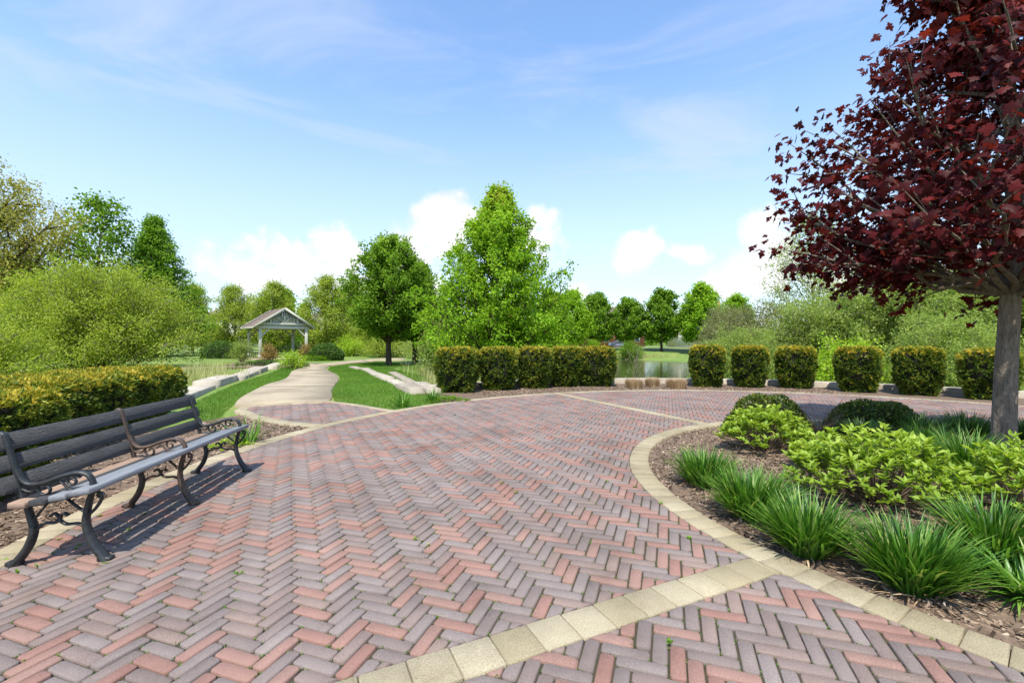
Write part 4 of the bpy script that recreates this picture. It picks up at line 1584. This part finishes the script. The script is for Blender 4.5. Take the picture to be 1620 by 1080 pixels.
# thicket on the right, beyond the wall
thA = multi_stem('thicket_shrub', 'grey-green budding shrub behind the second and third box yews', 'shrub', 'thicket beyond the wall', (17.5, 33), 4.4, 3.0, 6.3, 70, 36000, .13, M['thicket_grey'], M['bark_pale'], 231, clump=.22, sub=9)
thB = multi_stem('thicket_shrub', 'pale green willow thicket behind the third box yew', 'shrub', 'thicket beyond the wall', (20.4, 30), 4.4, 3.0, 6.5, 70, 62000, .13, M['thicket'], M['bark_pale'], 232, clump=.22, sub=9)
copy_thing(thB, (22.6, 26.5, -1.3), 2.1, 1.12, 'pale green willow thicket behind the fourth box yew')
copy_thing(thB, (24.0, 22.5, -1.3), 4.0, 1.02, 'pale green willow thicket behind the fifth box yew')
copy_thing(thB, (26.0, 20.0, -1.3), 5.3, 1.08, 'pale green willow thicket behind the red maple trunk')
copy_thing(thA, (20.6, 44, -1.25), 1.2, .92, 'smallest grey budding shrub of the thicket, at the pond edge')
copy_thing(thA, (27.5, 31, -1.25), 2.6, 1.12, 'taller grey budding shrub rising behind the pale thicket')
multi_stem('lime_bush', 'lime green bush glowing between the fourth and fifth box yews', 'bush', None, (12.6, 17.2), 1.7, 1.3, 2.7, 34, 9000, .085, M['lime'], M['bark_pale'], 234, clump=.20, sub=5, tmpl=(BROAD_T, BROAD_F))
copy_thing(thB, (14.6, 15.3, -1.3), 1.0, .55, 'low willow bush just over the wall between the last two box yews')
copy_thing(thB, (10.2, 20.2, -1.3), 3.0, .50, 'low willow bush just over the wall behind the second box yew')
make_tree('slender_tree', 'tall wispy pale tree showing behind the edge of the red maple', 'tree', None, (28.6, 43), 14.8, 4.0, lambda t: max(.1, math.sin(math.pi * min(1, .15 + t * .8)) ** .8), 4.8, .16, 44, 11000, .22, M['thicket'], M['bark_pale'], 235, clump=.45, rise=1.0, sub=5)
make_tree('slender_tree', 'thin bare-stemmed tree behind the thicket left of the maple trunk', 'tree', None, (27.0, 29), 8.2, 3.0, lambda t: max(.1, math.sin(math.pi * min(1, .15 + t * .8)) ** .8), 2.4, .10, 24, 3200, .14, M['thicket'], M['bark_pale'], 236, clump=.35, rise=1.0, sub=5)

# row of rounded maples across the pond
bgA = make_tree('round_maple', 'leftmost of the four round maples across the pond', 'tree', 'round maples across the pond', (15.9, 85), 10.4, 1.8, dome(.6, .6), 4.2, .22, 80, 15000, .34, M['maple2'], M['bark_dark'], 241, clump=.28, rise=.8, sub=6, tmpl=(BROAD_T, BROAD_F), zbase=-.15, upright=.1)
copy_thing(bgA, (21.9, 86, -.15), 1.7, .92, 'second and smallest of the four round maples across the pond')
copy_thing(bgA, (27.6, 84, -.2), 3.1, 1.06, 'third of the four round maples across the pond')
bgB = make_tree('round_maple', 'tallest, rightmost of the four round maples across the pond', 'tree', 'round maples across the pond', (33.5, 80), 11.6, 1.8, dome(.6, .6), 4.5, .24, 80, 16000, .34, M['maple'], M['bark_dark'], 242, clump=.38, rise=.8, sub=5, tmpl=(BROAD_T, BROAD_F), top_tint=.1, zbase=-.3)
copy_thing(bgB, (10.0, 76, -.4), 2.0, .85, 'light green maple half hidden behind the tall bright maple')
copy_thing(bgA, (5.5, 66, -.4), 4.0, .86, 'round maple right behind the tall bright maple by the pond')
copy_thing(bgB, (41.5, 84, -.2), .9, .86, 'round maple behind the grey budding shrub')
multi_stem('pond_bush', 'round green bush on the far pond bank', 'bush', None, (18.6, 71.5), 1.9, 1.7, 2.6, 30, 7000, .17, M['maple2'], M['bark_dark'], 243, clump=.28, sub=5, z0=-1.45)
multi_stem('pond_sapling', 'bare thin saplings standing at the near pond edge', 'shrub', None, (8.2, 30), .9, .8, 3.0, 14, 500, .06, M['thicket_grey'], M['bark_pale'], 244, clump=.15, sub=6, z0=-1.5, stemr=.02)
multi_stem('pond_bush', 'small yellow-green bush left of the round pond bush', 'bush', None, (14.2, 80), 1.6, 1.4, 2.6, 24, 5000, .17, M['maple'], M['bark_dark'], 245, clump=.3, sub=5)

# trees behind the pavilion
ol = make_tree('olive_tree', 'loose olive-green tree between the pavilion and the rounded maple', 'tree', 'young trees behind the pavilion', (-17.6, 43), 7.4, 1.0, dome(.7, .5), 3.0, .14, 60, 20000, .18, M['willow'], M['bark_pale'], 251, clump=.26, rise=1.0, sub=6)
copy_thing(ol, (-24.6, 47), 2.2, 1.0, 'loose olive-green tree directly behind the pavilion')
copy_thing(ol, (-30.5, 50), 4.2, 1.0, 'loose olive-green tree left behind the pavilion roof')
copy_thing(ol, (-36.5, 52), 1.0, 1.05, 'yellow-green tree between the willow dome and the pavilion')
copy_thing(ol, (-14.5, 50), 5.1, 1.05, 'olive tree right behind the rounded lawn maple')
copy_thing(ol, (-11.5, 40), 3.4, .62, 'low olive tree under the rounded lawn maple')
copy_thing(ol, (-22.0, 62), .4, 1.25, 'tall olive-grey tree right of the pavilion ridge')
pc = make_tree('pointed_maple', 'pointed dark green tree above the pavilion ridge, the taller of two', 'tree', 'pointed trees beyond the pavilion', (-35.0, 70), 9.2, 1.5, lambda t: max(.05, (1 - t ** 1.3) ** .8), 2.9, .2, 60, 10000, .30, M['conifer'], M['bark_dark'], 252, clump=.32, rise=.7, sub=5, tmpl=(BROAD_T, BROAD_F))
copy_thing(pc, (-38.4, 71), 2.0, .90, 'pointed dark green tree left of the taller one above the pavilion')
copy_thing(pc, (-34.6, 76), 4.0, .82, 'small pale-topped tree right of the pavilion ridge')
copy_thing(bgA, (-8.5, 60), 1.4, .62, 'round green tree far behind the lawn maple')
copy_thing(bgB, (-1.5, 72), 3.3, .8, 'green tree far behind the tall bright maple')

# ---------------------------------------------------------------- pavilion
def build_pavilion():
    root = tag(empty('pavilion', (-17.95 - .8, 35.2 + 1.2, -.02), R(43)), 'open timber pavilion with a gabled shingle roof at the end of the path', 'pavilion')
    W, D, EZ, PZ = 4.35, 3.9, 2.42, 3.88     # roof width, depth, eave and ridge heights
    pw, pd = 1.66, 1.62                      # post positions
    for sx in (-1, 1):
        for sy in (-1, 1):
            mb = MB()
            bevel_box(mb, (0, 0, 1.18), (.19, .19, 2.4), .012)
            bevel_box(mb, (0, 0, .16), (.26, .26, .34), .012)
            p = mb.build('post', M['trim'], root)
            p.location = (sx * pw, sy * pd, 0)
            br = MB()
            tube(br, [(0, 0, 1.62), (-sx * .62, 0, 2.28)], .07, 4)
            tube(br, [(0, 0, 1.62), (0, -sy * .62, 2.28)], .07, 4)
            br.build('brace', M['trim'], p)
    for sy in (-1, 1):
        mb = MB()
        bevel_box(mb, (0, sy * pd, 2.40), (2 * pw + .5, .20, .24), .01)
        mb.build('beam', M['trim'], root)
        # gable infill of boards
        gb = empty('gable')
        gb.parent = root
        nb = 16
        for k in range(nb):
            x0, x1 = -pw - .05 + (2 * pw + .1) * k / nb, -pw - .05 + (2 * pw + .1) * (k + 1) / nb
            zt = lambda x: EZ + (PZ - EZ) * (1 - abs(x) / (W / 2)) - .10
            b = MB()
            y = sy * (pd + .03)
            V = [(x0 + .006, y, 2.525), (x1 - .006, y, 2.525), (x1 - .006, y, zt(x1)), (x0 + .006, y, zt(x0))]
            V += [(a, bb + .03, c) for a, bb, c in V]
            b.add(V, [(0, 1, 2, 3), (7, 6, 5, 4), (0, 4, 5, 1), (1, 5, 6, 2), (2, 6, 7, 3), (3, 7, 4, 0)])
            b.build('board', M['siding'], gb)
    # front truss standing proud of the boards
    tr = MB()
    yf = -(pd + .11)
    bevel_box(tr, (0, yf, 2.66), (2 * pw + .2, .12, .18), .01)
    bevel_box(tr, (0, yf, 3.05), (.13, .12, .70), .01)
    for s in (-1, 1):
        bevel_box(tr, (s * .98, yf, 2.92), (.11, .10, .40), .01)
        q = [(s * .08, yf, 2.78), (s * .28, yf, 3.02), (s * .58, yf, 3.12), (s * .92, yf, 2.98)]
        tube(tr, q, .05, 4)
    tr.build('truss', M['trim'], root)
    w = MB()
    bevel_box(w, (0, yf - .05, 3.42), (.36, .07, .40), .01)
    wo_ = w.build('window', M['white'], root)
    w = MB()
    for sx in (-1, 1):
        for sz in (-1, 1):
            box(w, (sx * .075, yf - .088, 3.42 + sz * .085), (.12, .012, .14))
    w.build('pane', M['glass'], wo_)
    # roof: two slopes with thickness, rake boards, gutters
    rf = empty('roof')
    rf.parent = root
    for s in (-1, 1):
        a, b = np.array((s * W / 2, EZ)), np.array((0, PZ))
        d = (b - a) / np.linalg.norm(b - a)
        n = np.array((-d[1], d[0])) * (1 if s > 0 else -1)
        n = n if n[1] > 0 else -n
        mb = MB()
        courses = 12
        for k in range(courses):
            p0 = a + (b - a) * (k / courses)
            p1 = a + (b - a) * ((k + 1.08) / courses if k < courses - 1 else 1)
            q = [p0 + n * .045, p1 + n * .018, p1, p0]
            V = [(p[0], y, p[1]) for y in (-D / 2, D / 2) for p in q]
            mb.add(V, [(0, 1, 2, 3), (7, 6, 5, 4), (0, 4, 5, 1), (3, 2, 6, 7), (0, 3, 7, 4)])
        mb.build('shingle_slope', M['shingle'], rf)
        for sy in (-1, 1):
            rb = MB()
            y0, y1 = sy * (D / 2 + .003), sy * (D / 2 + .05)
            q = [a + n * .05 + (s * .02, -.01), b + n * .0 + (0, .055), b + (0, -.16), a - n * .11]
            V = [(p[0], y, p[1]) for y in (y0, y1) for p in q]
            rb.add(V, [(0, 1, 2, 3), (7, 6, 5, 4), (0, 4, 5, 1), (1, 5, 6, 2), (2, 6, 7, 3), (3, 7, 4, 0)])
            rb.build('rake_board', M['trim'], rf)
        gt = MB()
        bevel_box(gt, (s * (W / 2 + .02), 0, EZ - .06), (.05, D - .02, .13), .01)
        gt.build('fascia', M['trim'], rf)
    fl = MB()
    bevel_box(fl, (0, 0, -.02), (4.4, 4.2, .14), .02)
    fl.build('floor_slab', M['concrete'], root)
    return root


build_pavilion()


def small_bench(loc, rz, label):
    root = tag(empty('small_bench', loc, rz), label, 'bench', 'benches in the pavilion')
    for k in range(4):
        mb = MB()
        bevel_box(mb, (0, -.15 + .1 * k, .44), (1.4, .085, .03), .004)
        mb.build('seat_slat', M['wood_light'], root)
    for k in range(3):
        mb = MB()
        bevel_box(mb, (0, .26 + .03 * k, .55 + .12 * k), (1.4, .03, .095), .004)
        mb.build('back_slat', M['wood_light'], root)
    for s in (-1, 1):
        mb = MB()
        tube(mb, [(s * .6, -.2, 0), (s * .6, -.16, .3), (s * .6, -.18, .42)], .025, 6)
        tube(mb, [(s * .6, .26, 0), (s * .6, .2, .3), (s * .6, .24, .45), (s * .6, .34, .85)], .025, 6)
        tube(mb, [(s * .6, -.18, .42), (s * .6, .24, .42)], .022, 6)
        tube(mb, [(s * .6, -.2, .42), (s * .6, -.2, .62), (s * .6, .28, .62)], .02, 6)
        mb.build('frame', M['iron'], root)
    return root


small_bench((-17.05, 38.1, .05), R(43 + 180 + 180), 'small slatted bench inside the pavilion at its far right post')
small_bench((-19.55, 34.6, .05), R(133), 'small slatted bench inside the pavilion beside its front left post')

BUSH = 'bushes round the pavilion'
gz = lambda x, y: float(ground_h(x, y))


def gm(px, py, *a, **k):
    x, y = g(px, py)
    return x, y


for (px, py, rx, ry, hh, n, seed, mat, ls, lab) in [
        (352, 566, 1.5, 1.0, 1.35, 5000, 301, 'bush', .10, 'clipped dark bush left of the pavilion, beside the willow dome'),
        (372, 563, 1.2, 1.0, 1.15, 4000, 302, 'bush', .10, 'clipped dark bush right at the left side of the pavilion'),
        (516, 569, 1.15, .9, 1.15, 4200, 303, 'bush', .10, 'rounded glossy bush right of the pavilion, the larger one'),
        (496, 565, 1.1, .9, .95, 3600, 304, 'maple', .09, 'lighter bush between the pavilion post and the rounded bush'),
        (500, 569.5, 1.0, .6, .40, 1800, 305, 'maple', .08, 'low bright groundcover bush at the foot of the right pavilion bushes'),
        (452, 557, 1.9, 1.0, 1.55, 5000, 306, 'bush', .11, 'dark bush behind the pavilion, seen between its posts'),
        (398, 578, .30, .28, .26, 700, 307, 'bush', .05, 'small green mound plant in the mulch below the pavilion, third from the right'),
        (413, 578.5, .42, .36, .34, 900, 308, 'bush', .05, 'larger green mound plant in the mulch below the pavilion'),
        (433, 577, .38, .34, .32, 900, 309, 'bush', .05, 'green mound plant in the mulch, nearest the path'),
        (380, 579.5, .26, .24, .22, 600, 310, 'bush', .05, 'leftmost tiny mound plant in the mulch below the pavilion'),
        (478, 579.5, .36, .3, .26, 800, 311, 'bush', .05, 'small round plant where the path narrows')]:
    x, y = g(px, py)
    mound('garden_bush', lab, 'bush', BUSH, (x, y), rx, ry, hh, n, seed, mat, ls, z0=gz(x, y), squash=2.6)
for (px, py, rx, hh, n, seed, mat, lab) in [(425, 571.5, .55, 1.15, 3000, 321, 'copper', 'small copper-coloured shrub before the pavilion opening'), (484, 567, .45, 1.25, 2200, 322, 'copper', 'copper-tinged shrub at the right pavilion post'),
                                            (383, 572.5, .70, 1.5, 3600, 323, 'thicket', 'loose grey-green shrub before the left pavilion posts'), (462, 582.5, .62, .85, 2400, 324, 'lime', 'yellow-green shrub at the far end of the left stone slabs')]:
    x, y = g(px, py)
    multi_stem('young_shrub', lab, 'shrub', 'loose shrubs by the pavilion', (x, y), rx, rx, hh, 22, n, .07, M[mat], M['bark_pale'], seed, clump=.11, sub=4, z0=gz(x, y), stemr=.015)
# mulch island below the pavilion
mb = MB()
pts = [g(*p) for p in ((352, 577), (385, 572), (420, 570), (452, 571), (466, 577), (455, 581), (430, 580.4), (395, 581.2), (360, 582))]
c = np.mean(pts, axis=0)
mb.add([(p[0], p[1], .0) for p in pts] + [(c[0], c[1], .08)], [(k, (k + 1) % len(pts), len(pts)) for k in range(len(pts))])
tag(mb.build('pavilion_mulch', M['mulch']), kind='structure')

# undergrowth along the far lawn edge, behind the lawn maples
for k, (x, y, rx, hh, mat, lab) in enumerate([(-14.6, 41.5, 2.2, 1.7, 'lime', 'yellow-green bank of undergrowth left of the lawn maple trunk'), (-10.5, 38.5, 2.4, 1.8, 'willow', 'olive undergrowth behind the lawn maple trunk'), (-6.8, 36.0, 2.3, 2.0, 'thicket', 'grey-green undergrowth right of the two lawn maple trunks'),
                                            (-3.6, 26.5, 1.7, 2.2, 'maple2', 'green bush between the lawn maples and the tall bright maple'), (-2.9, 19.2, 1.1, 1.75, 'thicket', 'loose pale bush beside the first yew and the stone slabs'), (3.0, 23.5, 1.2, 1.6, 'maple', 'bright green bush at the right foot of the tall maple'), (-20.5, 52, 3.5, 3.0, 'willow', 'olive undergrowth seen through the pavilion')]):
    multi_stem('undergrowth_bush', lab, 'bush', 'undergrowth at the lawn edge', (x, y), rx, rx * .8, hh + (1.0 if x > -4 else 0), 30, 7000, .085 if y < 30 else .12, M[mat], M['bark_pale'], 340 + k, clump=.22, sub=5)

# ---------------------------------------------------------------- houses, road and car across the pond
def house(label, loc, rz, w, d, hw, hr, brick, seed):
    root = tag(empty('house', loc, rz), label, 'house', 'houses beyond the trees')
    r = random.Random(seed)
    mb = MB()
    box(mb, (0, 0, hw / 2), (w, d, hw))
    mb.build('wall', M['house_brick' if brick else 'house_wall'], root)
    if brick:
        mb = MB()
        box(mb, (0, 0, hw * .75), (w + .06, d + .06, hw * .5))
        mb.build('upper_wall', M['house_wall'], root)
    mb = MB()
    o = .5
    V = [(-w / 2 - o, -d / 2 - o, hw), (w / 2 + o, -d / 2 - o, hw), (w / 2 + o, d / 2 + o, hw), (-w / 2 - o, d / 2 + o, hw), (-w * .22, 0, hw + hr), (w * .22, 0, hw + hr)]
    mb.add(V, [(0, 1, 5, 4), (1, 2, 5), (2, 3, 4, 5), (3, 0, 4), (3, 2, 1, 0)])
    rf = mb.build('roof', M['house_roof'], root)
    # front gable
    mb = MB()
    gw = w * .32
    V = [(w * .1, -d / 2 - o - .6, hw), (w * .1 + gw, -d / 2 - o - .6, hw), (w * .1 + gw / 2, -d / 2 - o - .6, hw + hr * .62), (w * .1 + gw / 2, 0, hw + hr * .62), (w * .1, 0, hw), (w * .1 + gw, 0, hw)]
    mb.add(V, [(0, 1, 2), (1, 5, 3, 2), (0, 2, 3, 4)])
    mb.build('gable', M['house_roof'], rf)
    mb = MB()
    box(mb, (w * .3, .8, hw + hr * .8), (.7, .7, hr * .9))
    mb.build('chimney', M['house_brick'], rf)
    for fl in range(2):
        for k in range(4):
            x = -w / 2 + w * (k + .5) / 4
            mb = MB()
            box(mb, (x, -d / 2 - .05, hw * (.27 + .5 * fl)), (1.25, .12, 1.5))
            f = mb.build('window', M['white'], root)
            mb = MB()
            for s in (-1, 1):
                box(mb, (x + s * .29, -d / 2 - .12, hw * (.27 + .5 * fl)), (.5, .03, 1.28))
            mb.build('pane', M['glass'], f)
    return root


house('two-storey house with grey-brown roof far left behind the pavilion', (-66, 112, 0), .1, 15, 10, 6.8, 3.8, False, 1)
house('pale house roof glimpsed between trees right of the pavilion', (-46, 118, 0), -.1, 14, 10, 6.0, 3.4, False, 2)
house('brick-fronted house seen under the maples across the pond', (26, 122, 0), .05, 16, 10, 6.6, 4.0, True, 3)
house('pale house roof right of the tallest maple across the pond', (50, 120, 0), -.08, 15, 10, 6.6, 4.2, False, 4)
house('pale house behind the maples across the pond, above the car', (9, 125, 0), 0, 13, 10, 6.4, 3.8, False, 5)
V, F = [], []
xs = np.linspace(-90, 130, 60)
mb = MB()
for k, x in enumerate(xs):
    yc = 103 + .0012 * (x - 20) ** 2
    for yy in (yc - 3.2, yc + 3.2):
        V.append((x, yy, float(ground_h(x, yy)) + .12))
F = [(2 * k, 2 * k + 2, 2 * k + 3, 2 * k + 1) for k in range(59)]
mb.add(V, F)
tag(mb.build('far_road', M['asphalt']), kind='structure')
mb = MB()
V = []
xs = np.linspace(26, 60, 24)
for x in xs:
    yc = 88.5 - .11 * (x - 26) + 1.5 * math.sin(x * .12)
    for yy in (yc - .9, yc + .9):
        V.append((x, yy, float(ground_h(x, yy)) + .06))
mb.add(V, [(2 * k, 2 * k + 2, 2 * k + 3, 2 * k + 1) for k in range(23)])
tag(mb.build('pond_path', M['concrete']), kind='structure')


def car(label, loc, rz):
    root = tag(empty('parked_car', loc, rz), label, 'car')
    prof = [(-2.15, .35), (-2.2, .62), (-2.05, .88), (-1.2, .98), (-.55, 1.42), (.75, 1.46), (1.45, 1.05), (2.1, .92), (2.2, .6), (2.15, .35)]
    mb = MB()
    n = len(prof)
    rows = []
    for y, ins in ((-.88, .0), (-.80, .0), (.80, .0), (.88, .0)):
        rows.append([(x * (.985 if abs(y) > .85 else 1), y * (1 if z < 1.0 else .86), z * (.985 if abs(y) > .85 else 1)) for x, z in prof])
    V = np.array(rows).reshape(-1, 3)
    F = []
    for r in range(3):
        for k in range(n - 1):
            F.append((r * n + k, r * n + k + 1, (r + 1) * n + k + 1, (r + 1) * n + k))
    F += [tuple(range(n)), tuple(range(3 * n, 4 * n))[::-1]]
    mb.add(V, F)
    mb.build('body', M['carpaint'], root)
    for s in (-1, 1):
        mb = MB()
        y = s * .79
        for q in ([(-1.02, 1.02), (-.5, 1.36), (.05, 1.38), (.05, 1.02)], [(.12, 1.02), (.12, 1.38), (.7, 1.39), (1.25, 1.05)]):
            mb.add([(x, y + s * .012, z) for x, z in q] + [(x, y - s * .05, z) for x, z in q], [(0, 1, 2, 3), (0, 4, 5, 1), (2, 6, 7, 3)])
        mb.build('side_window', M['glass'], root)
        for xw in (-1.35, 1.35):
            a = np.linspace(0, 2 * np.pi, 17)[:-1]
            mb = MB()
            V = [(xw + .33 * math.cos(t), yy, .33 + .33 * math.sin(t)) for yy in (s * .70, s * .905) for t in a]
            mb.add(V, [(k, (k + 1) % 16, 16 + (k + 1) % 16, 16 + k) for k in range(16)] + [tuple(range(16)), tuple(range(16, 32))])
            w = mb.build('wheel', M['tyre'], root)
            mb = MB()
            V = [(xw + .2 * math.cos(t), s * .912, .33 + .2 * math.sin(t)) for t in a] + [(xw, s * .925, .33)]
            mb.add(V, [(k, (k + 1) % 16, 16) for k in range(16)])
            mb.build('rim', M['rim'], w)
    mb = MB()
    mb.add([(-1.24, -.7, .985), (-1.24, .7, .985), (-.58, .66, 1.425), (-.58, -.66, 1.425)], [(0, 1, 2, 3)])
    mb.build('windscreen', M['glass'], root)
    return root


car('silver-blue car on the road across the pond', (24.0, 102.2, float(ground_h(24, 102)) + .12), 0.05)

# far woods that close the horizon
def far_woods():
    rng = np.random.default_rng(77)
    mb = MB()
    n = 60000
    az = rng.uniform(R(-62), R(62), n)
    dd = rng.uniform(135, 175, n)
    x, y = dd * np.sin(az) * 1.2, dd * np.cos(az) + 12
    top = 5.0 + 1.6 * np.sin(az * 23) + 1.3 * np.sin(az * 57 + 1) + 1.0 * np.sin(az * 131 + 2)
    z = top * rng.beta(2.2, 1.2, n)
    P = np.stack([x, y, z], 1)
    scatter(mb, BROAD_T, BROAD_F, P, rng.normal(0, 1, (n, 3)), rng.normal(0, .6, (n, 3)) + (0, -.4, .6), rng.uniform(.6, 1.3, n), np.clip(rng.beta(2, 2, n) * .7 + .15 * np.sin(az * 40), 0, 1))
    tag(mb.build('far_woods', M['maple2']), 'distant band of woodland along the horizon', 'woods', kind='stuff')


far_woods()


# ---------------------------------------------------------------- grass
def in_poly(x, y, P):
    c = np.zeros(len(x), bool)
    for (a, b) in zip(P, P[1:] + P[:1]):
        k = ((a[1] > y) != (b[1] > y)) & (x < (b[0] - a[0]) * (y - a[1]) / (b[1] - a[1] + 1e-12) + a[0])
        c ^= k
    return c


def grass_patch(P, dens, seed, L, mat='grass', name='grass', label='short mown grass of the lawns beside the path'):
    rng = np.random.default_rng(seed)
    xs, ys = [p[0] for p in P], [p[1] for p in P]
    A = (max(xs) - min(xs)) * (max(ys) - min(ys))
    n = int(A * dens)
    x, y = rng.uniform(min(xs), max(xs), n), rng.uniform(min(ys), max(ys), n)
    k = in_poly(x, y, P)
    x, y = x[k], y[k]
    k = rng.random(len(x)) < np.clip(11.0 / y, .25, 1)
    x, y = x[k], y[k]
    return np.stack([x, y, ground_h(x, y) - .005], 1), np.clip(y / 11.0, 1, 3)


def grass():
    rng = np.random.default_rng(12)
    left = [g(*p) for p in ((356, 650), (340, 668), (310, 660), (285, 650), (300, 638), (347, 616), (384, 602), (430, 588), (452, 579), (470, 577.5), (478, 581), (462, 586), (459, 591.5), (453, 599.8), (424, 606.3), (391, 622), (372, 635))]
    rt = [g(*p) for p in ((533, 640), (525, 621), (529, 610), (538, 600), (537, 593), (519, 584), (523, 579), (552, 575), (600, 571), (652, 576), (690, 586), (668, 606), (700, 622), (735, 629), (690, 638), (640, 646), (590, 648))]
    mb = MB()
    T = [(-.5, 0, 0), (.5, 0, 0), (.1, 1, .25)]
    for P, s in ((left, 1), (rt, 2)):
        Q, wd = grass_patch(P, 2600, s, .05)
        n = len(Q)
        D = rng.normal(0, .38, (n, 3)) + (0, 0, 1)
        az = rng.uniform(0, 6.28, n)
        N = np.stack([np.cos(az), np.sin(az), np.zeros(n)], 1)
        L = rng.uniform(.03, .075, n)
        Td = np.array(T) * (.12, 1, 1)
        pat = np.sin(Q[:, 0] * 2.1 + 1) * np.sin(Q[:, 1] * 1.3) * .12
        scatter(mb, Td, [(0, 1, 2)], Q, D, N, L * wd ** .35, np.clip(rng.beta(2, 2.5, n) * .9 + pat, 0, 1))
    tag(mb.build('grass', M['grass']), 'short mown grass of the lawns beside the path', 'grass', kind='stuff')
    # rough tall grass and reeds on the banks
    mb = MB()
    for (cx, cy, rx, ry, n, L) in [(-1.9, 14.6, .9, 1.3, 900, .55), (-1.2, 17, 1.6, 1.6, 1400, .7), (-2.6, 19.5, 1.5, 2.0, 1200, .7), (9.0, 33, 5, 3, 1200, .9), (12, 28, 5, 4, 1600, .8), (-10.6, 14.8, 1.1, 2.2, 900, .6), (-13.5, 19.5, 1.6, 2.0, 800, .7), (18, 73.5, 7, 1.4, 1800, .8)]:
        p = np.stack([cx + rx * rng.normal(0, .5, n), cy + ry * rng.normal(0, .5, n)], 1)
        p = p[np.hypot(p[:, 0] - OC[0], p[:, 1] - OC[1]) > 10.25]
        q = np.column_stack([p, ground_h(p[:, 0], p[:, 1])])
        blades(mb, rng, q, len(q), L, .012 if cy < 25 else .03, (.0, .5), .6, 3, .03, (0, 1))
    tag(mb.build('reeds', M['reed']), 'pale tall grass and reeds on the banks', 'reeds', kind='stuff')


grass()

# loose clumps at the plaza edge
def edge_clump(label, px, py, n, L, W, seed, mat='lily'):
    x, y = g(px, py)
    rng = np.random.default_rng(seed)
    root = tag(empty('daylily', (x, y, -.04)), label, 'daylily', 'daylilies at the plaza edge')
    mb = MB()
    blades(mb, rng, (0, 0, 0), n, L, W, (.1, .9), 1.0, 4, .10, (.1, .9))
    mb.build('blades', M[mat], root)


edge_clump('spiky daylily at the lawn corner, before the thick stone slab', 637, 641, 60, .42, .022, 401)
edge_clump('spiky daylily at the lawn corner, nearest the first yew', 684, 633, 60, .42, .022, 402)
edge_clump('daylily tuft behind the far armrest of the bench', 392, 697, 45, .50, .022, 403)
leafy_shrub('weed_patch', 'low leafy weeds under the first yew', 'weeds', None, g(712, 634), .45, .3, .14, 60, 10, .05, 404, 'maple2', z0=-.04)
leafy_shrub('weed_patch', 'low leafy weeds in the soil at the far end of the bench', 'weeds', None, g(362, 706), .30, .22, .12, 40, 9, .045, 405, 'lime', z0=-.05)
